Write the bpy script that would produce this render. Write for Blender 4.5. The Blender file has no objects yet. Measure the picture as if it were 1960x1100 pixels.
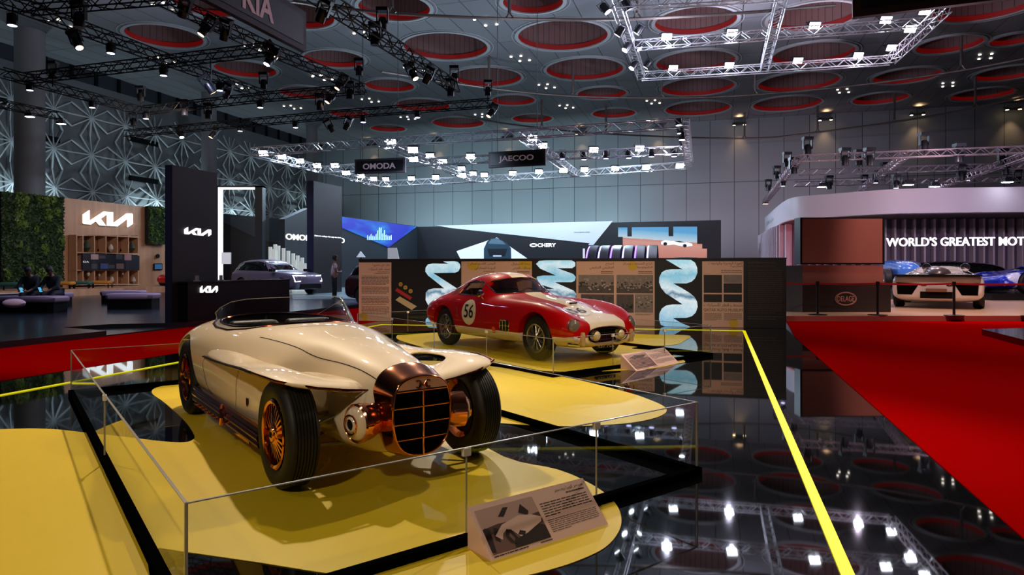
import bpy, bmesh, math, random
from mathutils import Vector, Matrix, geometry
from mathutils.bvhtree import BVHTree
C = bpy.context; SC = C.scene; COL = SC.collection
R = math.radians; pi = math.pi
random.seed(5)

# ---------------------------------------------------------------- camera
FPX, HY, CH = 1307.0, 512.0, 1.40
cd = bpy.data.cameras.new('camera'); cam = bpy.data.objects.new('camera', cd); COL.objects.link(cam)
cd.sensor_width = 36; cd.lens = FPX / 1960 * 36; cd.shift_y = -(550 - HY) / 1960; cd.clip_end = 400
cam.location = (0, 0, CH); cam.rotation_euler = (pi / 2, 0, 0); SC.camera = cam
vs = SC.view_settings
vs.view_transform = 'Standard'; vs.look = 'None'; vs.gamma = 1; vs.exposure = 0.0; vs.use_curve_mapping = False
SC.cycles.use_denoising = True; SC.cycles.sample_clamp_indirect = 3.0; SC.cycles.sample_clamp_direct = 0
SC.cycles.max_bounces = 8; SC.cycles.transparent_max_bounces = 16; SC.cycles.caustics_reflective = False; SC.cycles.caustics_refractive = False
w = bpy.data.worlds.new('world'); SC.world = w; w.use_nodes = True
w.node_tree.nodes['Background'].inputs[0].default_value = (.75, .8, 1, 1)
w.node_tree.nodes['Background'].inputs[1].default_value = .018

def s2l(c):
    return tuple((x / 12.92 if x <= .04045 else ((x + .055) / 1.055) ** 2.4) for x in [k / 255 for k in c])

def lamp(kind, loc, power, col=(255, 255, 255), target=None, size=.2, angle=60, blend=.6, size_y=None):
    if kind == 'AREA': kind, power, angle, blend, size = 'SPOT', power * 3.2, 150, 1, .12
    d = bpy.data.lights.new(kind.lower() + '_lamp', kind); o = bpy.data.objects.new(kind.lower() + '_lamp', d); COL.objects.link(o)
    d.energy = power; d.color = s2l(col); o.location = loc
    if kind == 'AREA':
        d.size = size
        if size_y: d.shape = 'RECTANGLE'; d.size_y = size_y
    else: d.shadow_soft_size = size
    if kind == 'SPOT': d.spot_size = R(angle); d.spot_blend = blend
    if target is not None:
        o.rotation_euler = (Vector(target) - Vector(loc)).to_track_quat('-Z', 'Y').to_euler()
    return o

def P(px, py, Y): return Vector(((px - 980) / FPX * Y, Y, CH - (py - HY) / FPX * Y))
def PZ(px, py, z):                                   # point at height z on the sight line of a pixel
    return P(px, py, (CH - z) * FPX / (py - HY))
def G(px, py, z=0.0): return PZ(px, py, z)
HX = Vector((.958, -.286, 0)).normalized(); HF = Vector((.286, .958, 0)).normalized(); UZ = Vector((0, 0, 1))
def rp(px, py, o, n):                                # sight line meets the plane (o, n)
    d = P(px, py, 1) - Vector((0, 0, CH)); c = Vector((0, 0, CH))
    t = (Vector(o) - c).dot(n) / d.dot(n)
    return c + d * t

# key spots hanging behind the two cars, and unseen spots added to fill
WARM = (255, 232, 200)
lamp('SPOT', (-4.2, 11.0, 7.5), 2700, WARM, (-1.3, 4.9, .3), .10, 62)
lamp('SPOT', (4.6, 11.2, 8.0), 1800, WARM, (-.6, 4.6, .2), .10, 60)
lamp('SPOT', (-3.2, -2.5, 6.0), 800, WARM, (-1.6, 5.2, .3), .25, 55)  # added fill from behind the camera, no fixture modelled
lamp('SPOT', (-1.5, 19.0, 8.0), 2200, WARM, (.4, 11.6, .4), .12, 52)
lamp('SPOT', (6.0, 5.0, 8.5), 950, (255, 225, 195), (.6, 11.4, .4), .12, 46)
lamp('SPOT', (1.0, 2.0, 8.0), 900, WARM, (.4, 11.3, .4), .2, 40)
lamp('SPOT', (-6.0, 2.0, 8.0), 230, WARM, (-4.0, 3.4, 0), .2, 60)
lamp('SPOT', (2.5, 8.2, 7.0), 1500, (255, 232, 212), (1.0, 17.2, .9), .15, 75, 1)  # added to brighten the printed wall from the front
lamp('SPOT', (7.0, 6.0, 8.0), 900, (255, 240, 230), (5.5, 9.5, 0), .2, 95)
lamp('SPOT', (9, 13, 8.0), 420, (255, 235, 225), (11.5, 14.5, 0), .15, 80)  # added to brighten the right carpet
lamp('SPOT', (-6.0, 9.0, 8.0), 1300, (255, 235, 225), (-6.5, 13.5, 0), .2, 75)

# ---------------------------------------------------------------- materials
_m = {}
def mat(name, col=(128, 128, 128), rough=.5, metal=0, emis=0, ecol=None, coat=0, spec=.5, bump=0, bscale=40, var=0, vscale=6, trans=0, ior=1.5, alpha=1, emit_sample=True):
    if name in _m: return _m[name]
    m = bpy.data.materials.new(name); m.use_nodes = True; nt = m.node_tree; N = nt.nodes; b = N['Principled BSDF']
    c = s2l(col)
    b.inputs['Base Color'].default_value = (*c, 1); b.inputs['Roughness'].default_value = rough; b.inputs['Metallic'].default_value = metal
    b.inputs['Coat Weight'].default_value = coat; b.inputs['Coat Roughness'].default_value = .03; b.inputs['Specular IOR Level'].default_value = spec
    b.inputs['IOR'].default_value = ior; b.inputs['Transmission Weight'].default_value = trans; b.inputs['Alpha'].default_value = alpha
    if emis:
        b.inputs['Emission Color'].default_value = (*s2l(ecol or col), 1); b.inputs['Emission Strength'].default_value = emis
        if not emit_sample: m.cycles.emission_sampling = 'NONE'
    if bump or var:
        tc = N.new('ShaderNodeTexCoord')
    if bump:
        n = N.new('ShaderNodeTexNoise'); n.inputs['Scale'].default_value = bscale; n.inputs['Detail'].default_value = 4
        bp = N.new('ShaderNodeBump'); bp.inputs['Strength'].default_value = bump; bp.inputs['Distance'].default_value = .02
        nt.links.new(tc.outputs['Object'], n.inputs['Vector']); nt.links.new(n.outputs['Fac'], bp.inputs['Height']); nt.links.new(bp.outputs['Normal'], b.inputs['Normal'])
    if var:
        n = N.new('ShaderNodeTexNoise'); n.inputs['Scale'].default_value = vscale; n.inputs['Detail'].default_value = 5
        mx = N.new('ShaderNodeMix'); mx.data_type = 'RGBA'
        mx.inputs[6].default_value = (*[x * (1 - var) for x in c], 1); mx.inputs[7].default_value = (*[min(1, x * (1 + var)) for x in c], 1)
        nt.links.new(tc.outputs['Object'], n.inputs['Vector']); nt.links.new(n.outputs['Fac'], mx.inputs[0]); nt.links.new(mx.outputs[2], b.inputs['Base Color'])
    _m[name] = m; return m

def glassmat(name, tint=(245, 250, 250), rough=0.0, ior=1.45, dens=.0, gloss=1.0):
    if name in _m: return _m[name]
    m = bpy.data.materials.new(name); m.use_nodes = True; nt = m.node_tree; N = nt.nodes; N.clear()
    out = N.new('ShaderNodeOutputMaterial'); tr = N.new('ShaderNodeBsdfTransparent'); gl = N.new('ShaderNodeBsdfGlossy'); mx = N.new('ShaderNodeMixShader'); fr = N.new('ShaderNodeFresnel')
    tr.inputs[0].default_value = (*s2l(tint), 1); gl.inputs['Roughness'].default_value = rough; fr.inputs[0].default_value = ior
    gl.inputs[0].default_value = (gloss, gloss, gloss, 1)
    ge = N.new('ShaderNodeNewGeometry'); mr = N.new('ShaderNodeMapRange'); mr.inputs['To Min'].default_value = ior; mr.inputs['To Max'].default_value = 1 / ior
    nt.links.new(ge.outputs['Backfacing'], mr.inputs['Value']); nt.links.new(mr.outputs[0], fr.inputs[0])
    nt.links.new(fr.outputs[0], mx.inputs[0]); nt.links.new(tr.outputs[0], mx.inputs[1]); nt.links.new(gl.outputs[0], mx.inputs[2]); nt.links.new(mx.outputs[0], out.inputs[0])
    _m[name] = m; return m

def nodemat(name, fn, rough=.5, metal=0, emis=0, coat=0, spec=.5):
    """fn(nodes, links, texcoord) -> colour socket"""
    if name in _m: return _m[name]
    m = mat(name, (128, 128, 128), rough, metal, coat=coat, spec=spec); nt = m.node_tree; b = nt.nodes['Principled BSDF']
    tc = nt.nodes.new('ShaderNodeTexCoord'); s = fn(nt.nodes, nt.links, tc)
    if emis:
        nt.links.new(s, b.inputs['Emission Color']); b.inputs['Emission Strength'].default_value = emis; b.inputs['Base Color'].default_value = (.02, .02, .02, 1)
    else: nt.links.new(s, b.inputs['Base Color'])
    return m

def ramp(N, L, fac, stops, const=False):
    r = N.new('ShaderNodeValToRGB'); cr = r.color_ramp
    if const: cr.interpolation = 'CONSTANT'
    while len(cr.elements) < len(stops): cr.elements.new(.5)
    for e, (p, c) in zip(cr.elements, stops): e.position = p; e.color = (*s2l(c), 1)
    L.new(fac, r.inputs[0]); return r.outputs[0]

# ---------------------------------------------------------------- mesh builder
class MB:
    def __init__(s): s.v = []; s.f = []; s.mi = []; s.cur = 0
    def add(s, vs, fs):
        o = len(s.v); s.v += [Vector(p) for p in vs]; s.f += [tuple(i + o for i in f) for f in fs]; s.mi += [s.cur] * len(fs); return s
    def box(s, x0, x1, y0, y1, z0, z1):
        return s.add([(x, y, z) for z in (z0, z1) for y in (y0, y1) for x in (x0, x1)], [(0, 2, 3, 1), (4, 5, 7, 6), (0, 1, 5, 4), (2, 6, 7, 3), (0, 4, 6, 2), (1, 3, 7, 5)])
    def obox(s, c, u, v, w, a, b, d):                 # oriented box: centre, three axes, half sizes
        c = Vector(c); u = Vector(u) * a; v = Vector(v) * b; w = Vector(w) * d
        return s.add([c + i * u + j * v + k * w for k in (-1, 1) for j in (-1, 1) for i in (-1, 1)], [(0, 2, 3, 1), (4, 5, 7, 6), (0, 1, 5, 4), (2, 6, 7, 3), (0, 4, 6, 2), (1, 3, 7, 5)])
    def tube(s, pts, r, n=8, closed=False, cap=True):
        pts = [Vector(p) for p in pts]; m = len(pts); rs = r if isinstance(r, (list, tuple)) else [r] * m
        rings = []; prev = None
        for i, p in enumerate(pts):
            a = pts[(i - 1) % m] if (closed or i) else p; b = pts[(i + 1) % m] if (closed or i < m - 1) else p
            t = (b - a).normalized() if (b - a).length > 1e-9 else Vector((0, 0, 1))
            if prev is None:
                h = Vector((0, 0, 1)) if abs(t.z) < .9 else Vector((1, 0, 0)); u = t.cross(h).normalized()
            else:
                u = (prev - t * prev.dot(t)); u = u.normalized() if u.length > 1e-6 else t.orthogonal().normalized()
            prev = u; v = t.cross(u)
            rings.append([p + (u * math.cos(2 * pi * k / n) + v * math.sin(2 * pi * k / n)) * rs[i] for k in range(n)])
        return s.loft(rings, closed, cap)
    def loft(s, rings, closed=False, cap=True, wrap=True):
        n = len(rings[0]); m = len(rings); o = len(s.v); s.v += [Vector(p) for r in rings for p in r]
        F = []
        for i in range(m if closed else m - 1):
            for k in range(n if wrap else n - 1):
                a, b = i * n + k, i * n + (k + 1) % n; c, d = ((i + 1) % m) * n + (k + 1) % n, ((i + 1) % m) * n + k
                F.append((a, b, c, d))
        if cap and not closed and wrap: F += [tuple(range(n))[::-1], tuple((m - 1) * n + k for k in range(n))]
        s.f += [tuple(i + o for i in f) for f in F]; s.mi += [s.cur] * len(F); return s
    def cyl(s, p0, p1, r0, r1=None, n=16): return s.tube([p0, p1], [r0, r0 if r1 is None else r1], n)
    def lathe(s, prof, o=(0, 0, 0), ax=(0, 0, 1), n=24, closed=False, cap=True):
        o = Vector(o); ax = Vector(ax).normalized(); u = ax.orthogonal().normalized(); v = ax.cross(u)
        return s.loft([[o + ax * h + (u * math.cos(2 * pi * k / n) + v * math.sin(2 * pi * k / n)) * max(r, 1e-4) for k in range(n)] for r, h in prof], closed, cap)
    def prism(s, poly, o, u, v, w):                  # 2D polygon (a,b) -> o+a*u+b*v, extruded along vector w
        o = Vector(o); u = Vector(u); v = Vector(v); w = Vector(w)
        a = [o + u * p[0] + v * p[1] for p in poly]; return s.ppoly(a, w)
    def ppoly(s, a, w):
        a = [Vector(p) for p in a]; w = Vector(w); n = len(a); tri = geometry.tessellate_polygon([a])
        vs = a + [p + w for p in a]
        nrm = sum(((a[t[1]] - a[t[0]]).cross(a[t[2]] - a[t[0]]) for t in tri[:1]), Vector())
        F = [tuple(t) for t in tri] + [tuple(i + n for i in reversed(t)) for t in tri] + [(i, (i + 1) % n, (i + 1) % n + n, i + n) for i in range(n)]
        return s.add(vs, F)
    def ball(s, c, r, n=16, m=10):
        c = Vector(c); r = r if isinstance(r, (tuple, list)) else (r, r, r)
        return s.loft([[c + Vector((r[0] * math.sin(t) * math.cos(p), r[1] * math.sin(t) * math.sin(p), r[2] * math.cos(t))) for p in [2 * pi * k / n for k in range(n)]] for t in [max(.02, min(pi - .02, pi * j / m)) for j in range(m + 1)]])
    def build(s, name, material, parent=None, smooth=False, fix=True, loc=None):
        me = bpy.data.meshes.new(name); me.from_pydata([tuple(p) for p in s.v], [], s.f)
        mats = material if isinstance(material, (list, tuple)) else [material]
        for m in mats: me.materials.append(m)
        if len(mats) > 1: me.polygons.foreach_set('material_index', s.mi)
        if fix:
            bm = bmesh.new(); bm.from_mesh(me); bmesh.ops.recalc_face_normals(bm, faces=bm.faces[:]); bm.to_mesh(me); bm.free()
        if smooth:
            me.polygons.foreach_set('use_smooth', [True] * len(me.polygons))
            if smooth != 'full': me.set_sharp_from_angle(angle=R(38))
        o = bpy.data.objects.new(name, me); COL.objects.link(o)
        if parent is not None: o.parent = parent
        if loc is not None: o.location = loc
        return o

def thing(name, label, cat, loc=(0, 0, 0), rz=0, group=None):
    o = bpy.data.objects.new(name, None); COL.objects.link(o); o.location = loc; o.rotation_euler = (0, 0, rz); o.empty_display_size = .1
    tag(o, label, cat, group); return o
def tag(o, label, cat, group=None, kind=None):
    o['label'] = label; o['category'] = cat
    if group: o['group'] = group
    if kind: o['kind'] = kind
    return o
def struct(o): o['kind'] = 'structure'; return o
def copytree(o, parent=None):
    c = o.copy(); COL.objects.link(c)
    if parent is not None: c.parent = parent
    for ch in [k for k in o.children]: copytree(ch, c)
    return c
ORD = ['first', 'second', 'third', 'fourth', 'fifth', 'sixth', 'seventh', 'eighth', 'ninth', 'tenth', 'eleventh', 'twelfth', 'thirteenth', 'fourteenth', 'fifteenth', 'sixteenth', 'seventeenth', 'eighteenth', 'nineteenth', 'twentieth'] + ['twenty-' + k for k in ['first', 'second', 'third', 'fourth', 'fifth', 'sixth', 'seventh', 'eighth', 'ninth']] + ['thirtieth'] + ['thirty-' + k for k in ['first', 'second', 'third', 'fourth', 'fifth', 'sixth', 'seventh', 'eighth', 'ninth']] + ['fortieth']
def evalmesh(o):
    dg = C.evaluated_depsgraph_get(); dg.update(); return bpy.data.meshes.new_from_object(o.evaluated_get(dg), depsgraph=dg)
def bake(o, smooth=True, ang=38):                    # apply the modifiers
    me = evalmesh(o); old = o.data; o.modifiers.clear(); o.data = me
    if smooth:
        me.polygons.foreach_set('use_smooth', [True] * len(me.polygons)); me.set_sharp_from_angle(angle=R(ang))
    return o
def cut(o, cutters, solver='EXACT'):
    for c in cutters:
        m = o.modifiers.new('cut', 'BOOLEAN'); m.object = c; m.operation = 'DIFFERENCE'; m.solver = solver
        mi = len(o.data.materials)
    bake(o, ang=32)
    for c in cutters: bpy.data.objects.remove(c, do_unlink=True)

# Arabic letters, shaped by hand (text objects do not shape)
_AR = {'ا': 0xFE8D, 'أ': 0xFE83, 'ب': 0xFE8F, 'ة': 0xFE93, 'ت': 0xFE95, 'ث': 0xFE99, 'ج': 0xFE9D, 'ح': 0xFEA1, 'خ': 0xFEA5, 'د': 0xFEA9, 'ذ': 0xFEAB, 'ر': 0xFEAD, 'ز': 0xFEAF, 'س': 0xFEB1, 'ش': 0xFEB5, 'ص': 0xFEB9, 'ض': 0xFEBD, 'ط': 0xFEC1, 'ظ': 0xFEC5, 'ع': 0xFEC9, 'غ': 0xFECD, 'ف': 0xFED1, 'ق': 0xFED5, 'ك': 0xFED9, 'ل': 0xFEDD, 'م': 0xFEE1, 'ن': 0xFEE5, 'ه': 0xFEE9, 'و': 0xFEED, 'ى': 0xFEEF, 'ي': 0xFEF1}
_NJ = set('اأةدذرزوى ')
def arabic(t):
    out = []
    for i, c in enumerate(t):
        if c not in _AR: out.append(c); continue
        pj = i > 0 and t[i - 1] in _AR and t[i - 1] not in _NJ; nj = i < len(t) - 1 and t[i + 1] in _AR and c not in _NJ
        out.append(chr(_AR[c] + ((3 if nj else 1) if pj else (2 if nj else 0))))
    return ''.join(reversed(out))

def textpts(s, bold=0, sub=0):
    cu = bpy.data.curves.new('t', 'FONT'); cu.body = s; cu.offset = bold; cu.resolution_u = 4
    o = bpy.data.objects.new('t', cu); COL.objects.link(o); me = evalmesh(o); bpy.data.objects.remove(o, do_unlink=True); bpy.data.curves.remove(cu)
    if len(me.vertices) == 0: return [], []
    V = [v.co.copy() for v in me.vertices]; F = [tuple(p.vertices) for p in me.polygons]; bpy.data.meshes.remove(me)
    x0 = min(v.x for v in V); x1 = max(v.x for v in V); y0 = min(v.y for v in V); y1 = max(v.y for v in V)
    return [((v.x - x0) / (x1 - x0), (v.y - y0) / (y1 - y0)) for v in V], F
def textobj(name, s, material, parent, o, u, v, w=None, bold=0):
    """o = lower left corner, u = full width vector, v = full height vector, w = thickness vector"""
    pts, F = textpts(s, bold); m = MB(); o = Vector(o); u = Vector(u); v = Vector(v)
    if not pts: return None
    a = [o + u * p[0] + v * p[1] for p in pts]
    if w is None: m.add(a, F)
    else:
        w = Vector(w); n = len(a); ed = {}
        for f in F:
            for i in range(len(f)):
                e = (f[i], f[(i + 1) % len(f)]); k = tuple(sorted(e)); ed.setdefault(k, []).append(e)
        m.add(a + [p + w for p in a], [tuple(f) for f in F] + [tuple(i + n for i in reversed(f)) for f in F] + [(e[0][0], e[0][1], e[0][1] + n, e[0][0] + n) for e in ed.values() if len(e) == 1])
    return m.build(name, material, parent, fix=w is not None)
def wordrows(m, o, u, v, x0, x1, y0, y1, rows, seed=0, fill=.5, last=.6):
    """tiny print: rows of short bars, x and y in plane units"""
    rnd = random.Random(seed); dy = (y1 - y0) / rows; o = Vector(o)
    for r in range(rows):
        y = y1 - (r + .5) * dy; x = x0; xe = x1 if r < rows - 1 else x0 + (x1 - x0) * last
        h = dy * fill / 2
        while x < xe - (x1 - x0) * .02:
            l = min(rnd.uniform(.05, .14) * (x1 - x0), xe - x)
            m.add([o + u * a + v * b for a, b in ((x, y - h), (x + l, y - h), (x + l, y + h), (x, y + h))], [(0, 1, 2, 3)]); x += l + (x1 - x0) * .015

BLACK = mat('black_satin', (12, 12, 14), .4); DARK = mat('black_matte', (7, 7, 8), .7, spec=.15); CHROME = mat('chrome', (225, 225, 225), .06, 1)
STEEL = mat('brushed_steel', (150, 150, 152), .35, .9); WHITE = mat('white_paint', (225, 222, 218), .45); RUBBER = mat('rubber', (16, 15, 15), .55, bump=.1, bscale=120)
BEIGE = mat('beige_board', (196, 160, 138), .6, var=.03); YEL = mat('yellow_vinyl', (214, 184, 34), .45, spec=.25, var=.03, vscale=2, bump=.02, bscale=3)
# ================================================================ THE SETTING
CZ = 18.0
WO = Vector((0, 84, 0)); WN = -HF                      # far wall plane
LO = Vector((-36.7, 53.4, 0)); LN = HX.copy()          # left wall plane
# hall floor
m = MB(); m.box(-75, 75, -8, 130, -.3, -.012); struct(m.build('floor', mat('hall_floor', (50, 52, 56), .35, var=.2, vscale=.6)))
def flat(name, poly, z0, z1, material, **k):
    m = MB(); m.ppoly([Vector((p[0], p[1], z0)) for p in poly], (0, 0, z1 - z0)); return m.build(name, material, **k)
def hline(p, d, t): return Vector(p) + Vector(d) * t
# glossy black display floor
A = G(1424, 633); B = G(731, 621); Cc = G(0, 757)
rc = G(1561, 680)                                       # point on the edge of the right carpet
GLOSS = mat('mirror_black_floor', (7, 8, 9), .025, spec=.85, ior=1.6)
rA = rc + HF * 2.9; rB = rc - HF * 16
lA = G(690, 629) ; dl = (Cc - B).normalized()
poly = [rB, rA, G(1505, 629) + HF * .5, G(687, 614) + HF * .5, B - HX * .94 + HF * 1.5, Cc - HX * .94 - HF * 16]
tag(flat('display_floor', poly, -.01, 0, GLOSS), 'glossy black mirror floor under the two classic cars', 'floor', kind='structure')
# red carpets
RED = mat('red_carpet', (160, 2, 3), .95, bump=.35, bscale=300, spec=0)
poly = [Vector((G(1505, 615).x, 17.76, 0)), rA, rB, rB + HX * 26, Vector((60, 5, 0)), Vector((60, 17.9, 0))]
tag(flat('red_carpet', poly, -.01, .006, RED), 'red carpet aisle running beside the black floor, right half', 'carpet', kind='structure')
LR = Cc - HX * .94; LQ = Cc - HX * 4.35
poly = [LR - HF * 16, LR + HF * 11.3, G(687, 614) + HF * .5, G(687, 614) + HF * 12, LQ + HF * 24, LQ - HF * 16]
tag(flat('red_carpet', poly, -.011, .004, RED), 'red carpet aisle behind the cream roadster, left half', 'carpet', kind='structure')
# yellow tape line
TAPE = mat('yellow_tape', (255, 240, 0), .5, emis=.55, ecol=(255, 245, 0))  # emission brightens the tape, which is not a lamp
def strip(m, a, b, wd, z0=.003, z1=.008):
    a = Vector((a[0], a[1], 0)); b = Vector((b[0], b[1], 0)); d = (b - a).normalized(); n = Vector((-d.y, d.x, 0)) * wd / 2
    m.ppoly([a - n + UZ * z0, b - n + UZ * z0, b + n + UZ * z0, a + n + UZ * z0], (0, 0, z1 - z0))
root = thing('floor_tape_line', 'bright yellow line outlining the black display floor', 'line')
e1 = A + (G(1618, 1090) - A) * 1.35
for a, b in ((A, e1), (A, B), (B, B + dl * 14), (Vector((e1[0], e1[1], 0)), Vector((-9, -3.6, 0)))):
    m = MB(); strip(m, a, b, .06); m.build('line_segment', TAPE, root)

# far wall: metal panels with joints
def wallmat():
    def fn(N, L, tc):
        b = N.new('ShaderNodeTexBrick'); b.offset = 0; b.inputs['Scale'].default_value = 1; b.inputs['Brick Width'].default_value = 2.6; b.inputs['Row Height'].default_value = 11.0; b.inputs['Mortar Size'].default_value = .035
        b.inputs['Color1'].default_value = (*s2l((120, 124, 128)), 1); b.inputs['Color2'].default_value = (*s2l((127, 131, 134)), 1); b.inputs['Mortar'].default_value = (*s2l((52, 54, 58)), 1)
        mp = N.new('ShaderNodeMapping'); mp.inputs['Rotation'].default_value = (pi / 2, 0, 0)
        L.new(tc.outputs['Object'], mp.inputs[0]); L.new(mp.outputs[0], b.inputs['Vector'])
        return b.outputs['Color']
    return nodemat('wall_panels', fn, .55)
m = MB(); m.box(-32, 75, 0, .4, 0, CZ + 4)
o = m.build('wall_back', wallmat()); o.location = WO; o.rotation_euler = (0, 0, math.atan2(HX.y, HX.x)); struct(o)
# left wall
m = MB(); m.box(0, .4, -62, 45, 0, 16.8); o = m.build('wall_left', mat('left_wall', (118, 122, 122), .6, var=.12, vscale=.15)); o.location = LO; o.rotation_euler = (0, 0, math.atan2(HX.y, HX.x)); struct(o)
o.location = LO - HX * .4
m = MB(); m.box(-.1, .3, -62, 45, 16.8, 18.0); o = m.build('window_1', mat('clerestory', (46, 50, 58), .5)); o.location = LO - HX * .4; o.rotation_euler = (0, 0, math.atan2(HX.y, HX.x)); struct(o)
mm = MB()
for k in range(46): mm.box(.3, .42, -62 + k * 2.3, -62 + k * 2.3 + .3, 16.8, 18.0)
mm.build('mullion', DARK, o)
# star lattice on the left wall
m = MB(); cell = 3.4
for r in range(4):
    for k in range(20):
        cy = -30 + k * cell; cz = 4.6 + r * 3.1
        for q in range(12):
            a = 2 * pi * q / 12; ca, sa = math.cos(a), math.sin(a); t = min(cell / 2 / max(abs(ca), 1e-6), 1.55 / max(abs(sa), 1e-6))
            p = Vector((.4 if r != 1 else .55, cy, cz)); e = Vector((.25, cy + ca * t, cz + sa * t)); d = (e - p).normalized(); n = Vector((0, -d.z, d.y)).normalized()
            m.obox((p + e) / 2, d, n, d.cross(n), (e - p).length / 2, .045, .045)
o = m.build('trim_1', mat('lattice_white', (190, 195, 195), .5)); o.location = LO; o.rotation_euler = (0, 0, math.atan2(HX.y, HX.x)); struct(o)
m = MB()
for r, k in ((1, -12), (1, -22), (2, -12), (2, -2), (2.6, -22), (1.4, 8), (2.4, 8), (2.6, -6)): m.box(.2, .35, k, k + 3.2, 4.3 + r * 3.5, 4.75 + r * 3.5)
o = m.build('trim_2', DARK); o.location = LO; o.rotation_euler = (0, 0, math.atan2(HX.y, HX.x)); struct(o)
# round columns
for i, (px, Y, d) in enumerate(((57, 48, 1.84), (400, 65, 1.36), (597, 81, 1.3))):
    m = MB(); c = P(px, 512, Y); m.lathe([(d / 2, 0), (d / 2, CZ), (d / 2 * .9, CZ)], (c.x, c.y, 0), n=32)
    tag(m.build('column', mat('column_paint', (128, 124, 124), .6), smooth=True), ['widest round grey column, nearest, at the far left', 'round grey column rising behind the tall dark tower', 'most distant round grey column by the far corner'][i], 'column', kind='structure')

# ceiling with real round openings, each with its own skylight shaft
WELLS = [(755, 14, 140), (1020, 3, 120), (853, 89, 164), (1077, 68, 175), (640, 112, 116), (932, 147, 135), (1119, 132, 150), (746, 163, 95), (809, 201, 105), (982, 191, 86), (1152, 178, 95), (668, 216, 75), (877, 234, 100), (1019, 226, 78), (1175, 216, 84), (743, 245, 68), (1331, 40, 157), (1556, 32, 165), (1331, 118, 150), (1556, 103, 150), (1335, 166, 138), (1528, 157, 148), (1817, 85, 160), (1335, 207, 122), (1506, 198, 125), (1735, 145, 118), (1685, 188, 98), (1928, 140, 112), (1880, 180, 105), (1890, 8, 190), (315, 69, 140), (470, 132, 115), (586, 177, 100), (570, 30, 140), (400, 8, 130), (1940, 75, 110)]
WL = []
for px, py, wd in WELLS:
    c = PZ(px, py, CZ); r = wd / FPX * c.y / 2; WL.append((c, r))
for i in range(len(WL)):                                # keep neighbours apart
    for j in range(i):
        d = (WL[i][0] - WL[j][0]).length; s = WL[i][1] + WL[j][1] + .5
        if d < s: k = d / s; WL[i] = (WL[i][0], WL[i][1] * k); WL[j] = (WL[j][0], WL[j][1] * k)
outer = [Vector(p) for p in ((-60, -10, CZ), (80, -10, CZ), (80, 120, CZ), (-60, 120, CZ))]
loops = [outer] + [[c + Vector((math.cos(2 * pi * k / 40) * r, math.sin(2 * pi * k / 40) * r, 0)) for k in range(40)] for c, r in WL]
tri = geometry.tessellate_polygon(loops); V = [p for l in loops for p in l]
def ceilmat():
    def fn(N, L, tc):
        mp = N.new('ShaderNodeMapping'); mp.inputs['Rotation'].default_value = (0, 0, R(16.6)); L.new(tc.outputs['Object'], mp.inputs[0])
        b = N.new('ShaderNodeTexBrick'); b.offset = 0; b.inputs['Scale'].default_value = 1; b.inputs['Brick Width'].default_value = 1.7; b.inputs['Row Height'].default_value = 8; b.inputs['Mortar Size'].default_value = .03
        b.inputs['Color1'].default_value = (*s2l((104, 104, 106)), 1); b.inputs['Color2'].default_value = (*s2l((110, 110, 112)), 1); b.inputs['Mortar'].default_value = (*s2l((38, 38, 40)), 1)
        L.new(mp.outputs[0], b.inputs['Vector']); return b.outputs['Color']
    return nodemat('ceiling_panels', fn, .6)
m = MB(); m.add(V, [tuple(t) for t in tri]); struct(m.build('ceiling', ceilmat(), fix=False))
SHAFT = nodemat('shaft_panels', lambda N, L, tc: ramp(N, L, (lambda wv: (setattr(wv, 'wave_type', 'BANDS'), L.new(tc.outputs['Generated'], wv.inputs[0]), wv.inputs['Scale'].__setattr__('default_value', 5), wv.outputs['Fac'])[-1])(N.new('ShaderNodeTexWave')), [(0, (52, 44, 44)), (.04, (116, 84, 80))]), .6)  # brown panels with a tint of the red light mixed in
RED_WASH = mat('red_wash_paint', (110, 16, 12), .6, emis=.07, ecol=(255, 22, 10)); RIM = mat('well_rim', (150, 150, 150), .5)  # red wash on the lower shaft wall, painted by emission and colour
for i, (c, r) in enumerate(WL):
    px = 980 + c.x / c.y * FPX; py = HY - (CZ - CH) / c.y * FPX
    side = 'left' if px < 650 else 'middle' if px < 1240 else 'right'
    t = thing('ceiling_skylight', 'x', 'skylight', c, 0, 'round red-lit openings in the ceiling'); t['pp'] = (px, py)
    m = MB(); m.lathe([(r, 0), (r, 2.6), (.01, 2.6)], n=40, cap=False); sh = m.build('shaft', SHAFT, t, smooth=True)
    m = MB(); m.lathe([(r - .03, .02), (r - .03, .36), (r - .06, .36), (r - .06, .02)], n=40, closed=True); m.build('red_wash_band', RED_WASH, t, smooth=True)
    m = MB(); m.lathe([(r - .08, .0), (r - .08, -.08), (r + .16, -.08), (r + .16, 0)], n=40, closed=True); m.lathe([(r + .34, .0), (r + .34, -.05), (r + .4, -.05), (r + .4, 0)], n=40, closed=True); m.build('rim', RIM, t, smooth=True)
tw = [o for o in COL.objects if 'pp' in o]
rows = {}
for o in tw: rows.setdefault('left' if o['pp'][0] < 650 else 'middle' if o['pp'][0] < 1240 else 'right', []).append(o)
for s, l in rows.items():
    l.sort(key=lambda o: o['pp'][0])
    for i, o in enumerate(l): o['label'] = f"round red-lit skylight well, {ORD[i]} from left in the {s} part of the ceiling"; del o['pp']
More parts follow.
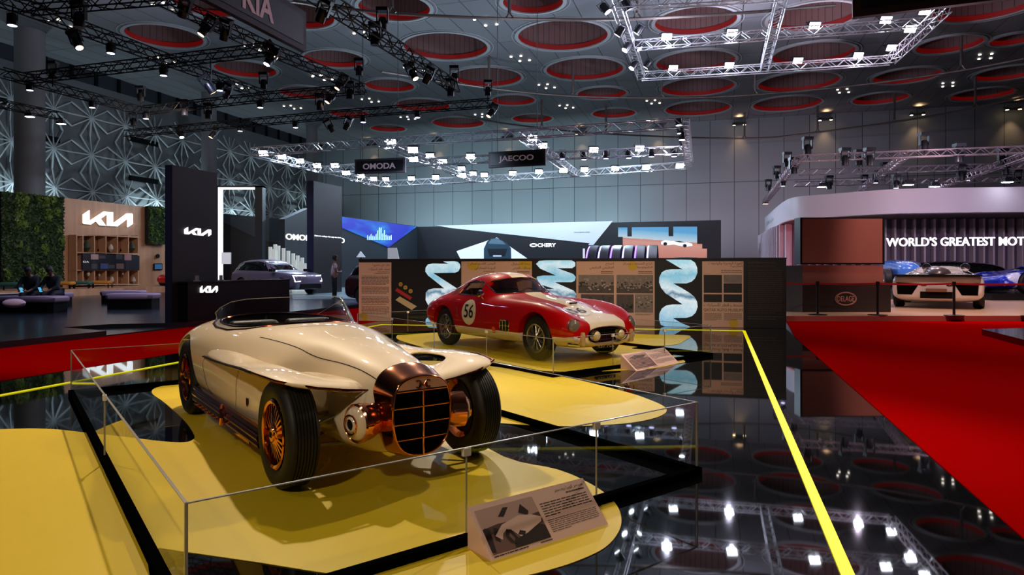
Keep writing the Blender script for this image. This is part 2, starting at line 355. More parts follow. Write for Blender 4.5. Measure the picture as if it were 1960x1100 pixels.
# small four-lamp clusters in the ceiling
DL = mat('downlight_glow', (255, 244, 230), .5, emis=5, emit_sample=False)
cl = [(696, 68), (925, 42), (992, 112), (1043, 165), (1081, 204), (706, 192), (614, 149), (778, 226), (789, 132), (920, 221), (1247, 195), (317, 13), (307, 115), (455, 165), (488, 91), (615, 148), (557, 205), (1881, 108), (1810, 162), (1610, 174), (120, 45)]
cl = sorted(set(cl)); proto = None
for i, (px, py) in enumerate(cl):
    c = PZ(px, py, CZ - .03)
    if proto is None:
        proto = t = thing('ceiling_downlight', '', 'ceiling lamp', c, -R(16.6))
        for a in (-.4, .4):
            for b in (-.4, .4): m = MB(); m.lathe([(.10, 0), (.10, -.05), (.02, -.05)], (a + (b > 0) * .35, b * 1.6, 0), n=12); m.build('lamp', DL, t)
    else: t = copytree(proto); t.location = c
    t['label'] = f'cluster of four small white downlights in the ceiling, {ORD[i]} from the left'; t['group'] = 'four-lamp ceiling clusters'
# warm twin lamps where the far wall meets the ceiling
wl = [(711, 268), (836, 259), (971, 250), (1112, 243), (1259, 234), (1415, 221), (1580, 213), (1756, 204), (1940, 193)]
WG = mat('warm_lamp_glow', (255, 220, 160), .5, emis=12, emit_sample=False)
for i, (px, py) in enumerate(wl):
    c = rp(px, py, WO - HF * .8, HF); c.z = min(c.z, 17.2)
    t = thing('wall_lamp', f'warm twin lamp lighting the top of the far wall, {ORD[i]} from the left', 'wall lamp', c, -R(16.6), 'warm wall lamps')
    for a in (-.55, .55):
        m = MB(); m.cyl((a, 0, 0), (a, 0, .25), .16, .16, 10); m.build('housing', BLACK, t)
        m = MB(); m.lathe([(.15, -.01), (.15, -.03), (.01, -.03)], (a, 0, 0), n=10); m.build('lens', WG, t)
    m = MB(); m.box(-.6, .6, -.04, .8, .1, .16); m.build('bracket', BLACK, t)
    lamp('SPOT', c + Vector((0, 0, -.1)), 330, (255, 205, 150), c + Vector((0, 0, -5)) + HF * .4, .1, 75, 1)
    lamp('SPOT', c + Vector((0, 0, .3)) - HF * .5, 140, (255, 205, 150), c + Vector((0, 0, 5)) - HF * 3, .1, 100, 1)
# light of the hall itself: white rigs, left wall-washers, spots standing in for spill
for px, py, z, pw, col in ((574, 311, 7.75, 900, (205, 230, 255)), (787, 344, 7.75, 1500, (205, 230, 255)), (981, 334, 7.75, 1500, (205, 230, 255)), (1177, 325, 7.75, 1500, (205, 230, 255)), (1395, 128, 14.1, 1300, (225, 225, 255)), (1642, 110, 14.1, 1300, (235, 215, 245)), (1276, 73, 14.1, 1000, (225, 225, 255)), (1800, 300, 5.7, 160, (255, 215, 235))):
    c = PZ(px, py, z); lamp('POINT', c, pw, col, size=.08)
for k in range(5):
    c = LO + HF * (-14 + k * 12) + HX * 1.6 + UZ * 4.6; lamp('SPOT', c, 1500, (205, 235, 250), c + UZ * 6 - HX * 1.2, .2, 120, .8)
for k in range(6):
    c = WO - HF * 7 + HX * (-22 + k * 11) + UZ * 5.2; lamp('SPOT', c - HF * 3, 5600 if k < 4 else 2600, (185, 222, 238) if k < 4 else (215, 195, 215), c + HF * 7 + UZ * 4, .3, 130, 1)  # added spots carrying the rigs' light onto the far wall
for x, y, pw in ((-8, 20, 350), (2, 30, 700), (16, 30, 700), (-24, 40, 400), (5, 12, 350)):
    lamp('AREA', (x, y, 9.5), pw, (225, 228, 255), (x, y, 30), 5)  # added upward spots stand in for spill on the ceiling
# ================================================================ YELLOW FLOOR SHAPES, SHOWCASES
def smooth_poly(pts, n=6):
    out = []; m = len(pts)
    for i in range(m):
        p0, p1, p2, p3 = [Vector(pts[(i + k) % m]) for k in (-1, 0, 1, 2)]
        for j in range(n):
            t = j / n; out.append(.5 * ((2 * p1) + (p2 - p0) * t + (2 * p0 - 5 * p1 + 4 * p2 - p3) * t * t + (3 * p1 - p0 - 3 * p2 + p3) * t ** 3))
    return out
def decal_floor(label, px, n=6, z=.001):
    pts = [G(a, b) for a, b in px]; pts = smooth_poly(pts, n)
    o = flat('floor_decal', pts, z, z + .003, YEL); tag(o, label, 'floor decal', 'yellow floor shapes'); return o
decal_floor('large curved yellow floor shape under the cream roadster, reaching far left', [(-760, 1030), (-500, 900), (-160, 832), (0, 822), (90, 821), (170, 829), (252, 838), (310, 845), (350, 847), (369, 842), (371, 831), (352, 804), (315, 771), (292, 754), (295, 744), (320, 738), (380, 736), (600, 738), (800, 748), (933, 858), (1067, 899), (1120, 921), (1159, 945), (1180, 967), (1189, 990), (1186, 1014), (1167, 1041), (1134, 1062), (1067, 1087), (960, 1112), (840, 1124), (640, 1100), (500, 1078), (355, 1057), (300, 1050), (285, 1062), (285, 1095), (300, 1150), (340, 1240), (300, 1500), (-900, 1700)], 5)
decal_floor('pointed yellow floor shape between the two cars', [(600, 700), (760, 690), (900, 694), (940, 701), (1067, 719), (1193, 749), (1245, 766), (1272, 779), (1274, 790), (1250, 801), (1193, 811), (1088, 816), (984, 812), (900, 803), (700, 770), (560, 730)], 5)
decal_floor('yellow floor shape lying under the red coupe', [(770, 638), (820, 634), (900, 632), (1100, 634), (1240, 640), (1318, 642), (1310, 652), (1290, 660), (1230, 663), (1210, 667), (1260, 672), (1310, 690), (1292, 697), (1240, 706), (1160, 710), (1070, 711), (1000, 706), (930, 693), (860, 678), (800, 662), (760, 648)], 5)

GLASS = glassmat('acrylic_glass', (238, 243, 243), 0, 1.42, gloss=1); EDGE = mat('acrylic_edge', (170, 166, 160), .25, spec=.8, emis=0, trans=.3); KERB = mat('showcase_kerb', (5, 5, 6), .9, spec=0); CLIP = mat('acrylic_clip', (230, 225, 222), .4)
def showcase(label, FL, R_, B_, H, joints):
    """FL front-left corner, R_ vector to the front-right corner, B_ vector to the back-left one"""
    t = thing('glass_showcase', label, 'showcase', (FL.x, FL.y, 0)); t0 = Vector((0, 0, 0))
    cs = [t0, R_, R_ + B_, B_]
    for i in range(4):
        a, b = cs[i], cs[(i + 1) % 4]; d = (b - a).normalized(); n = Vector((d.y, -d.x, 0)); L = (b - a).length
        m = MB(); m.obox((a + b) / 2 + UZ * .025, d, n, UZ, L / 2 + .025, .025, .025); m.build('base_kerb', KERB, t)
        js = [0] + joints[i] + [1]
        for k in range(len(js) - 1):
            p, q = a + (b - a) * js[k], a + (b - a) * js[k + 1]; l = (q - p).length
            m = MB(); m.add([p + UZ * .05 + d * .006, q + UZ * .05 - d * .006, q + UZ * H - d * .006, p + UZ * H + d * .006], [(0, 1, 2, 3)]); m.build('glass_pane', GLASS, t, fix=False)
            m = MB(); m.obox((p + q) / 2 + UZ * H, d, n, UZ, l / 2, .006, .0025); m.build('glass_edge', EDGE, t)
            if k: 
                m = MB(); m.obox(p + UZ * (H / 2 + .03), d, n, UZ, .0018, .006, H / 2 - .03); m.build('glass_edge', EDGE, t)
                m = MB(); m.obox(p + UZ * (H - .02), d, n, UZ, .022, .012, .020); m.build('joint_clip', CLIP, t)
        m = MB(); m.obox(a + UZ * (H / 2 + .03), d, n, UZ, .006, .006, H / 2 - .03); m.build('glass_edge', EDGE, t)
    return t
BK = Vector((-.593, .805, 0))
showcase('low clear glass fence with black base around the cream roadster', Vector((-1.26, 2.64, 0)), Vector((2.51, 1.98, 0)), BK * 6.07, .49, [[.41, .70], [.5], [.5], [.54]])
showcase('low clear glass fence with black base around the red coupe', Vector((.526, 8.71, 0)), Vector((2.62, 2.1, 0)), BK * 6.07, .49, [[.33, .66], [.5], [.33, .66], [.25, .5, .75]])
for lab, a, b in (('black floor strip running back from the right corner of the roadster fence', (1334, 908), (930, 790)),):
    pass

# ---------------------------------------------------------------- information wedges
PINK = mat('placard_board', (244, 204, 192), .5); PHL = mat('photo_light', (196, 160, 152), .5); PHX = mat('photo_bright', (232, 196, 186), .5); PHM = mat('photo_mid', (120, 88, 84), .5); PHD = mat('photo_dark', (42, 28, 28), .5); INK = mat('print_ink', (40, 26, 26), .6)
def wedge(label, bl, br, tl, H, pic, seed):
    """bl, br = front bottom edge on the floor; tl = top back edge height H; sloped face carries the print"""
    bl, br = Vector(bl), Vector(br); u = (br - bl); L = u.length; u.normalize(); back = Vector((-u.y, u.x, 0)); D = tl
    t = thing('info_placard', label, 'placard', bl, math.atan2(u.y, u.x))
    m = MB(); m.add([(0, 0, 0), (L, 0, 0), (L, D, 0), (0, D, 0), (0, D, H), (L, D, H)], [(0, 1, 2, 3), (0, 4, 5, 1), (2, 5, 4, 3), (0, 3, 4), (1, 5, 2)]); m.build('body', PINK, t)
    v = Vector((0, D, H)); S = v.length; v.normalize(); X = Vector((1, 0, 0)); n = X.cross(v); o = n * .002; s = L
    q = lambda a, b, c, d, mm, k=0: mm.add([o + n * k * .0006 + X * x + v * y for x, y in ((a, b), (c, b), (c, d), (a, d))], [(0, 1, 2, 3)])
    pl = lambda pts, mm, k: mm.ppoly([o + n * k * .0006 + X * (x * s * .5 + .03 * s) + v * (S * .1 + y * S * .8) for x, y in pts], n * .0003)
    m = MB(); q(.03 * s, .1 * S, .50 * s, .9 * S, m); m.build('photograph', PHL, t)
    if pic == 0:
        m = MB(); pl([(.0, .0), (.93, .0), (.93, .42), (.6, .36), (.0, .5)], m, 1); m.build('photo_tone', PHM, t)
        m = MB(); pl([(.0, .42), (.93, .36), (.93, .62), (.6, .58), (.25, .60), (.0, .56)], m, 1.5); m.build('photo_tone', mat('photo_deep', (84, 58, 56), .5), t)
        m = MB(); pl([(.35, .0), (.93, .0), (.93, .30), (.85, .36), (.6, .22), (.38, .18)], m, 2); pl([(0, .05), (.06, .02), (.1, .52), (.04, .58), (0, .55)], m, 2); pl([(.12, .28), (.18, .2), (.22, .5), (.16, .55)], m, 2); pl([(.62, .72), (.7, .9), (.78, .7), (.74, .6)], m, 2); pl([(.3, .75), (.42, .92), (.5, .9), (.38, .72)], m, 2); m.build('photo_tone', PHD, t)
        m = MB(); pl([(.14, .36), (.3, .56), (.6, .66), (.8, .6), (.93, .5), (.9, .4), (.62, .24), (.5, .2), (.42, .36), (.34, .44), (.26, .36), (.22, .24)], m, 3); m.build('pictured_car', PHX, t)
        m = MB(); pl([(.28, .3), (.33, .44), (.4, .4), (.46, .14), (.4, .08), (.32, .14)], m, 4); pl([(.47, .26), (.52, .34), (.6, .28), (.56, .2)], m, 4); m.build('photo_tone', PHD, t)
        m = MB(); pl([(.33, .28), (.36, .34), (.4, .2), (.37, .14)], m, 5); m.build('photo_tone', PHM, t)
    else:
        m = MB(); pl([(.0, .0), (.93, .0), (.93, .6), (.5, .75), (.0, .6)], m, 1); m.build('photo_tone', PHM, t)
        m = MB(); pl([(.35, .3), (.55, .42), (.6, .3), (.45, .2)], m, 2); pl([(.0, .7), (.4, .9), (.9, .86), (.7, .68)], m, 2); m.build('photo_tone', PHD, t)
        m = MB(); wordrows(m, o + n * .002, X, v, .05 * s, .46 * s, .15 * S, .8 * S, 9, 3, .3); m.build('photo_tone', PHL, t)
    m = MB(); wordrows(m, o, X, v, .53 * s, .97 * s, .45 * S, .74 * S, 6, seed, .32, .3); wordrows(m, o, X, v, .53 * s, .97 * s, .16 * S, .41 * S, 7, seed + 1, .28, .4); wordrows(m, o, X, v, .03 * s, .3 * s, .045 * S, .08 * S, 1, 2, .5, 1); wordrows(m, o, X, v, .4 * s, .5 * s, .045 * S, .08 * S, 1, 2, .5, 1); m.build('small_print', INK, t)
    textobj('title', arabic('ميرسر كوبرا رودستر' if pic == 0 else 'فيراري تور دو فرانس'), INK, t, o + n * .0005 + X * .70 * s + v * .855 * S, X * .26 * s, v * .075 * S)
    m = MB(); wordrows(m, o, X, v, .79 * s, .96 * s, .79 * S, .83 * S, 1, 4, .6, 1); m.build('subtitle', INK, t)
    return t
wedge('pink info board with black and white car photograph in front of the cream roadster', G(941, 1076), G(1165, 1004), .205, .205, 0, 1)
wedge('small pink info board with grey photograph in front of the red coupe', G(1218, 710), G(1300, 694) , .255, .205, 1, 9)

# ================================================================ LOW EXHIBITION WALL BEHIND THE CARS
PA = Vector((687 - 980, 0, 0)); pA = Vector((-4.035, 18.0, 0)); pB = Vector((6.287, 15.65, 0)); pu = (pB - pA).normalized(); pn = Vector((pu.y, -pu.x, 0)); PHt = 1.62
t = thing('exhibition_wall', 'long low black exhibition wall with printed boards behind the red coupe', 'display wall', pA, math.atan2(pu.y, pu.x)); LW = (pB - pA).length
m = MB(); m.box(0, LW, .0, .4, 0, PHt - .02); m.build('wall_body', mat('wall_black', (12, 10, 11), .5), t)
m = MB(); m.box(-.01, LW + .01, -.012, .41, PHt - .02, PHt + .01); m.build('top_cap', mat('navy_cap', (14, 18, 38), .5), t)
def pw(px, py, k=.004):                                 # pixel -> local point on the wall face
    p = rp(px, py, pA + pn * k, pn); d = p - pA; return Vector((d.dot(pu), -k, p.z))
def pquad(name, x0, x1, y0, y1, material, k=.004, parent=None):
    xa = pw(x0, 560, k).x; xb = pw(x1, 560, k).x
    xm = (x0 + x1) / 2; zt = pw(xm, y0, k).z; zb = pw(xm, y1, k).z; zb = max(zb, .006)
    m = MB(); m.box(xa, xb, -k, -k + .003, zb, zt); return m.build(name, material, parent or t)
BRD = mat('board_print', (200, 158, 134), .6); GREY1 = mat('photo_grey_light', (120, 106, 98), .6, var=.35, vscale=9); GREY2 = mat('photo_grey_dark', (70, 60, 56), .6, var=.5, vscale=12); BRN = mat('photo_black', (26, 20, 20), .6)
def ptext(s, x0, x1, y0, y1, material=INK, parent=None, name='heading', k=.014):
    a = pw(x0, y1, k); b = pw(x1, y1, k); c = pw(x0, y0, k); textobj(name, s, material, parent, a, Vector((b.x - a.x, 0, 0)), Vector((0, 0, c.z - a.z)))
def prows(parent, x0, x1, y0, y1, rows, seed, last=.6, fill=.45):
    m = MB(); a = pw(x0, y1, .014); b = pw(x1, y0, .014); wordrows(m, Vector((0, -.0145, 0)), Vector((1, 0, 0)), UZ, a.x, b.x, a.z, b.z, rows, seed, fill, last); m.build('small_print', mat('print_grey', (96, 72, 62), .6), parent)
bds = []
for i, (x0, x1) in enumerate(((687, 749), (883, 1018), (1103, 1253), (1344, 1423))):
    b = pquad('printed_board', x0, x1, 500 if i else 502, 640, BRD, .012); bds.append(b)
YD = mat('yellow_dot', (196, 156, 40), .6)
def dot(parent, px, py, rx, seg=(0, 360), k=.0135):
    c = pw(px, py, k); r = abs(pw(px + rx, py, k).x - c.x); m = MB(); m.ppoly([c + Vector((math.cos(a) * r, 0, math.sin(a) * r)) for a in [R(seg[0] + (seg[1] - seg[0]) * j / 24) for j in range(25 if seg[1] - seg[0] < 360 else 24)]], (0, .001, 0)); m.build('yellow_dot', YD, parent)
b = bds[0]; ptext(arabic('نظرة على مشروع'), 713, 746, 504, 511, INK, b); ptext(arabic('متحف قطر للسيارات'), 705, 746, 512, 518, INK, b); prows(b, 722, 746, 519, 521, 1, 1, 1); prows(b, 716, 746, 522, 524, 1, 1, 1)
for j, (y0, y1, r) in enumerate(((527, 545, 7), (548, 562, 6), (567, 583, 6), (586, 601, 6))): prows(b, 692, 745, y0, y1, r, j + 3, .9)
dot(b, 696, 605, 8, (-90, 180))
b = bds[1]; dot(b, 906, 505, 12, (170, 370)); pquad('yellow_patch', 993, 1017, 500, 515, YD, .0135)
ptext(arabic('المبنى القديم لمركز'), 900, 948, 502, 508, INK, b); ptext(arabic('الدوحة للمعارض'), 909, 948, 510, 516, INK, b); prows(b, 925, 947, 518, 520, 1, 3, 1); ptext(arabic('ردهة الاستقبال'), 979, 1015, 502, 508, INK, b); ptext(arabic('وصالات العرض'), 981, 1015, 510, 516, INK, b); prows(b, 990, 1014, 518, 523, 2, 3, 1)
b = bds[2]; dot(b, 1211, 509, 9); m = MB()
ptext(arabic('الجناح'), 1159, 1175, 502, 508, INK, b); ptext(arabic('التعليمي الترفيهي'), 1128, 1175, 509, 516, INK, b); prows(b, 1150, 1174, 518, 524, 2, 5, 1)
ptext(arabic('كراج المتحف ومركز'), 1192, 1249, 502, 508, INK, b); ptext(arabic('التكنولوجيا'), 1220, 1249, 509, 514, INK, b); prows(b, 1222, 1249, 518, 524, 2, 6, 1)
for x0, x1, y0, y1, mt in ((1107, 1175, 526, 561, GREY1), (1180, 1250, 526, 561, GREY1), (1112, 1175, 563, 598, GREY2), (1180, 1213, 563, 598, GREY2), (1215, 1250, 563, 598, GREY1)):
    pquad('printed_photo', x0, x1, y0, y1, mt, .014)
for x0, x1, y0, y1 in ((1107, 1175, 546, 561), (1180, 1250, 548, 561), (1182, 1212, 578, 597)): pquad('printed_photo', x0, x1, y0, y1, GREY2, .0146)
prows(b, 1216, 1250, 600, 603, 2, 8, .8)
rnd = random.Random(12); GL = mat('photo_pale', (176, 158, 146), .6); GD = mat('photo_shadow', (40, 34, 32), .6)
def specks(x0, x1, y0, y1, n, material, hmax, k=.0155):
    m = MB()
    for i in range(n):
        x = rnd.uniform(x0, x1 - 3); w_ = rnd.uniform(1, 5); y = rnd.uniform(y0, y1); h = rnd.uniform(.6, hmax); a = pw(x, y, k); c = pw(min(x + w_, x1), y - h, k); m.box(a.x, c.x, a.y, a.y + .001, a.z, c.z)
    o = m.build('photo_tone', material, b); o['kind'] = 'stuff'
for x0, x1 in ((1108, 1174), (1181, 1249)):
    specks(x0, x1, 541, 549, 26, GD, 4); specks(x0, x1, 545, 556, 22, GL, 2.5); specks(x0, x1, 530, 538, 7, GL, 1.5)
specks(1181, 1212, 585, 596, 18, GD, 6); specks(1216, 1249, 570, 592, 14, GD, 3); specks(1216, 1249, 566, 580, 8, GL, 2); specks(1113, 1174, 568, 594, 20, GD, 5)
b = bds[3]; ptext(arabic('الهوية البصرية والواجهات'), 1355, 1421, 501, 507, INK, b); ptext(arabic('الخارجية'), 1398, 1421, 507, 512, INK, b); prows(b, 1380, 1420, 516, 522, 2, 6, 1)
for x0, x1, y0, y1, mt in ((1347, 1382, 526, 560, BRN), (1385, 1420, 526, 541, GREY1), (1385, 1420, 542, 560, BRN), (1347, 1382, 563, 578, BRN), (1385, 1420, 563, 578, BRN)): pquad('printed_photo', x0, x1, y0, y1, mt, .014)
ptext(arabic('متحف قطر للسيارات'), 1347, 1421, 580, 587, INK, b); ptext('QATAR AUTO MUSEUM', 1347, 1421, 590, 596, INK, b); prows(b, 1348, 1381, 599, 613, 7, 9, .7, .4); prows(b, 1386, 1420, 599, 613, 7, 10, .7, .4); dot(b, 1404, 618, 9)
pquad('text_panel', 1427, 1503, 497, 640, mat('panel_very_dark', (10, 8, 9), .5), .012)
TX = mat('dim_text', (70, 54, 50), .7); m = MB()
for y0, y1, r, f in ((501, 504, 1, .5), (508, 510, 1, .5), (515, 600, 22, .25), (604, 612, 2, .3)):
    a = pw(1432, y1, .014); c = pw(1498, y0, .014); wordrows(m, Vector((0, -.0145, 0)), Vector((1, 0, 0)), UZ, a.x, c.x, a.z, c.z, r, r, f, .8)
m.build('small_print', TX, t)
# pictured watches and strap on the second, black board
m = MB()
for px, py in ((767, 544), (776, 550), (786, 557)):
    c = pw(px, py, .012); m.lathe([(.055, 0), (.055, -.004), (.035, -.004), (.035, 0)], c, (0, 1, 0), 16)
m.build('pictured_dial', mat('print_gold', (190, 150, 60), .5), t)
m = MB(); m.ppoly([pw(a, b, .012) for a, b in ((760, 551), (789, 569), (785, 574), (756, 556))], (0, .002, 0)); m.build('pictured_strap', mat('print_red', (170, 30, 26), .6), t)
m = MB(); m.ppoly([pw(a, b, .012) for a, b in ((765, 567), (798, 586), (788, 593), (757, 574))], (0, .002, 0)); m.build('pictured_card', mat('print_cream', (190, 164, 120), .6), t)
# backlit wavy picture panels
def skypic():
    def fn(N, L, tc):
        mp = N.new('ShaderNodeMapping'); mp.inputs['Scale'].default_value = (1, 1, 1); L.new(tc.outputs['Object'], mp.inputs[0])
        sp = N.new('ShaderNodeSeparateXYZ'); L.new(mp.outputs[0], sp.inputs[0])
        n = N.new('ShaderNodeTexNoise'); n.inputs['Scale'].default_value = 3; n.inputs['Detail'].default_value = 6; L.new(mp.outputs[0], n.inputs[0])
        a = N.new('ShaderNodeMath'); a.operation = 'MULTIPLY_ADD'; a.inputs[1].default_value = .30; L.new(n.outputs['Fac'], a.inputs[0])
        b = N.new('ShaderNodeMath'); b.operation = 'MULTIPLY'; b.inputs[1].default_value = .55; L.new(sp.outputs[2], b.inputs[0]); L.new(b.outputs[0], a.inputs[2])
        base = ramp(N, L, a.outputs[0], [(0, (120, 170, 205)), (.25, (160, 210, 235)), (.38, (214, 240, 250)), (.50, (238, 250, 255)), (.56, (90, 140, 170)), (.62, (235, 250, 255)), (.8, (140, 205, 228)), (.95, (225, 248, 255)), (1, (180, 232, 245))])
        vo = N.new('ShaderNodeTexVoronoi'); vo.feature = 'DISTANCE_TO_EDGE'; vo.inputs['Scale'].default_value = 9; L.new(mp.outputs[0], vo.inputs['Vector'])
        r2 = ramp(N, L, vo.outputs['Distance'], [(0, (110, 160, 190)), (.035, (255, 255, 255))])
        mx = N.new('ShaderNodeMix'); mx.data_type = 'RGBA'; mx.blend_type = 'MULTIPLY'; mx.inputs[0].default_value = .3; L.new(base, mx.inputs[6]); L.new(r2, mx.inputs[7]); return mx.outputs[2]
    return nodemat('backlit_hall_picture', fn, emis=.8)
SKY = skypic()
w3 = [(860, 78), (1000, 78), (1085, 80), (1122, 105), (1141, 150), (1143, 195), (1122, 245), (1090, 275), (1045, 290), (925, 290), (1000, 330), (1075, 376), (1120, 415), (1140, 455), (1145, 500), (1128, 550), (1095, 582), (1045, 598), (925, 600), (1000, 645), (1082, 690), (1082, 705), (850, 705), (815, 660), (800, 610), (803, 560), (825, 515), (862, 488), (920, 478), (1010, 478), (940, 430), (860, 380), (818, 330), (800, 280), (803, 235), (825, 190), (862, 170), (910, 165), (1010, 165)]
w1 = [(785, 95), (880, 92), (915, 98), (935, 120), (938, 145), (922, 180), (890, 195), (695, 198), (800, 265), (900, 330), (935, 372), (930, 410), (890, 440), (700, 445), (800, 510), (900, 575), (935, 620), (935, 690), (650, 690), (628, 650), (630, 610), (655, 588), (790, 583), (660, 500), (628, 440), (630, 372), (655, 345), (700, 335), (795, 335), (720, 275), (650, 220), (626, 185), (628, 148), (650, 120), (690, 113), (835, 115)]
w2 = [(1026, 505), (1032, 499), (1045, 498), (1094, 498), (1101, 502), (1101, 509), (1095, 513), (1066, 513), (1097, 524), (1102, 530), (1100, 537), (1094, 540), (1062, 540), (1098, 556), (1103, 562), (1101, 572), (1094, 578), (1062, 579), (1095, 596), (1103, 606), (1103, 628), (1040, 628), (1028, 612), (1028, 602), (1036, 598), (1064, 598), (1034, 580), (1026, 571), (1028, 558), (1036, 553), (1062, 553), (1034, 544), (1026, 537), (1028, 529), (1040, 527), (1064, 527), (1034, 514)]
for nm, pts in (('left', [(680 + a * .2143, 480 + b * .2143) for a, b in w1]), ('mid', w2), ('right', [(1090 + a * .2143, 480 + b * .2143) for a, b in w3])):
    q = [pw(a, min(b, 640), .01) for a, b in pts]
    for v in q: v.z = min(max(v.z, .004), PHt - .03)
    m = MB(); m.ppoly(q, (0, .006, 0)); o = m.build('lit_picture', SKY, t); o['label'] = {'left': 'left wavy backlit picture', 'mid': 'middle wavy backlit picture', 'right': 'right wavy backlit picture'}[nm]

# ================================================================ SUSPENDED TRUSSES AND LAMPS
TSEG = []
def truss(name_label, segs, z, w, material, group=None, nm='lighting_truss', step=None):
    TSEG.extend((Vector((a[0], a[1], z)), Vector((b[0], b[1], z)), w) for a, b in segs)
    t = thing(nm, name_label, 'truss', (0, 0, z), 0, group)
    for a, b in segs:
        a = Vector((a[0], a[1], 0)); b = Vector((b[0], b[1], 0)); d = (b - a); L = d.length; d.normalize(); n = Vector((-d.y, d.x, 0)); h = w / 2; r = w * .055
        m = MB()
        for i in (-1, 1):
            for j in (-1, 1): m.cyl(a + n * h * i + UZ * h * j, b + n * h * i + UZ * h * j, r * 1.35, n=5)
        k = max(2, int(L / (step or w * 1.1)))
        for q in range(k):
            p0, p1 = a + d * L * q / k, a + d * L * (q + 1) / k; s = 1 if q % 2 else -1
            for i in (-1, 1): m.cyl(p0 + n * h * i + UZ * h * s, p1 + n * h * i - UZ * h * s, r, n=3)
            m.cyl(p0 + n * h * s - UZ * h, p1 - n * h * s - UZ * h, r, n=3); m.cyl(p0 + n * h * s + UZ * h, p1 - n * h * s + UZ * h, r, n=3)
        m.build('truss_segment', material, t)
    return t
TB = mat('truss_black', (16, 16, 17), .45, .3); TW = mat('truss_aluminium', (205, 205, 208), .3, .7)
def S(z, *ps): q = [PZ(a, b, z) for a, b in ps]; return list(zip(q[:-1], q[1:]))
KZ = 8.0
truss('black lighting truss frame hanging over the far left display', S(KZ, (-130, -46), (50, 15), (512, 185)) + S(KZ, (50, 15), (330, -8)) + S(KZ, (0, 138), (269, 212), (512, 185), (695, 170)) + S(KZ, (50, 150), (515, 94)) + S(KZ, (310, -4), (515, 94), (695, 170)), KZ, .30, TB)
truss('short black truss at the left edge by the wide column', S(KZ, (-60, 186), (115, 222)), KZ, .30, TB)
truss('black truss bar with open left end, crossing in front of the columns', S(KZ, (242, 256), (660, 218), (940, 197)), KZ, .30, TB)
truss('long black truss sloping down from the top edge, left of centre', S(KZ, (600, -14), (872, 168)), KZ, .34, TB)
truss('bright aluminium truss frame over the far dark stands', S(KZ, (485, 291), (725, 352), (909, 343), (1100, 332), (1320, 316)) + S(KZ, (485, 291), (730, 272), (1010, 256), (1310, 235), (1320, 316)) + S(KZ, (730, 272), (909, 343)) + S(KZ, (1000, 258), (1100, 332)) + S(KZ, (620, 325), (850, 308), (1060, 298), (1314, 288)), KZ, .42, TW)
MZ = 14.5
truss('high aluminium truss grid at the upper right', S(MZ, (1180, 8), (1228, 146), (1465, 131), (1705, 115), (1812, 14)) + S(MZ, (1215, 87), (1477, 66), (1765, 45)) + S(MZ, (1180, 8), (1330, 0), (1500, -10)) + S(MZ, (1463, 131), (1498, -10)), MZ, .48, TW)
QZ = 6.0
truss('aluminium truss frame above the white curved stand', S(QZ, (1465, 385), (1530, 303), (1960, 286), (2080, 281)) + S(QZ, (1530, 330), (2060, 314)) + S(QZ, (1520, 352), (2060, 340)) + S(QZ, (1620, 385), (1732, 297)) + S(QZ, (1790, 360), (1990, 288)), QZ, .26, mat('truss_grey', (150, 140, 148), .35, .6))
# curved steel tubes hung below the ceiling
def tuberail(label, pts, z, drops):
    q = [PZ(a, b, z) for a, b in pts]; sm = []
    for i in range(len(q) - 1):
        p0 = q[max(i - 1, 0)]; p1 = q[i]; p2 = q[i + 1]; p3 = q[min(i + 2, len(q) - 1)]
        for j in range(6):
            u = j / 6; sm.append(.5 * ((2 * p1) + (p2 - p0) * u + (2 * p0 - 5 * p1 + 4 * p2 - p3) * u * u + (3 * p1 - p0 - 3 * p2 + p3) * u ** 3))
    sm.append(q[-1]); t = thing('ceiling_rail', label, 'steel rail', (0, 0, 0)); st = mat('rail_steel', (120, 110, 104), .35, .6)
    m = MB(); m.tube(sm, .09, 8); m.build('rail', st, t, smooth=True)
    for a, b in drops:
        c = PZ(a, b, z); m = MB(); m.cyl(c + UZ * .3, (c.x, c.y, CZ), .1, n=8); m.tube([c + HX * -.25, c + UZ * .35, c + HX * .25], .06, 6); m.build('hanger', st, t)
tuberail('curved steel rail across the top of the ceiling', [(560, 2), (640, 14), (760, 26), (975, 36), (1180, 37), (1400, 26), (1600, 10)], 15.5, [(750, 25), (975, 36), (1220, 36)])
tuberail('long curved steel rail across the middle of the ceiling', [(730, 137), (930, 168), (1100, 184), (1300, 187), (1445, 181), (1640, 163), (1820, 138), (1960, 112)], 15.5, [(936, 169), (1097, 184), (1266, 187), (1445, 181), (1840, 133)])
tuberail('farthest curved steel rail beside the far wall', [(870, 218), (980, 238), (1160, 256), (1425, 265), (1565, 253), (1770, 224), (1960, 186)], 15.2, [(1037, 245), (1160, 256), (1425, 265), (1565, 253), (1712, 234), (1867, 205)])

# lamps hanging from the trusses
GW = mat('lamp_glow_cool', (235, 240, 255), .5, emis=30, emit_sample=False); GV = mat('lamp_glow_violet', (205, 205, 255), .5, emis=7, emit_sample=False); GG = mat('lamp_glow_warm', (255, 205, 150), .5, emis=7, emit_sample=False); HB = mat('lamp_housing', (12, 12, 20), .4)
def mk_barrel(r, glow):                               # round lamp pointing down
    t = thing('stage_lamp', '', 'lamp'); 
    m = MB(); m.lathe([(r * .75, r * 2.6), (r, r * 2.2), (r * 1.08, 0), (r, 0)], n=14); m.build('housing', HB, t, smooth=True)
    m = MB(); m.lathe([(r * .9, -.004), (r * .7, -.05 * r), (.005, -.1 * r)], n=14); m.build('lens', glow, t)
    m = MB(); m.tube([(-r * 1.2, 0, r), (-r * 1.2, 0, r * 3.1), (r * 1.2, 0, r * 3.1), (r * 1.2, 0, r)], r * .1, 4); m.build('yoke', HB, t); return t
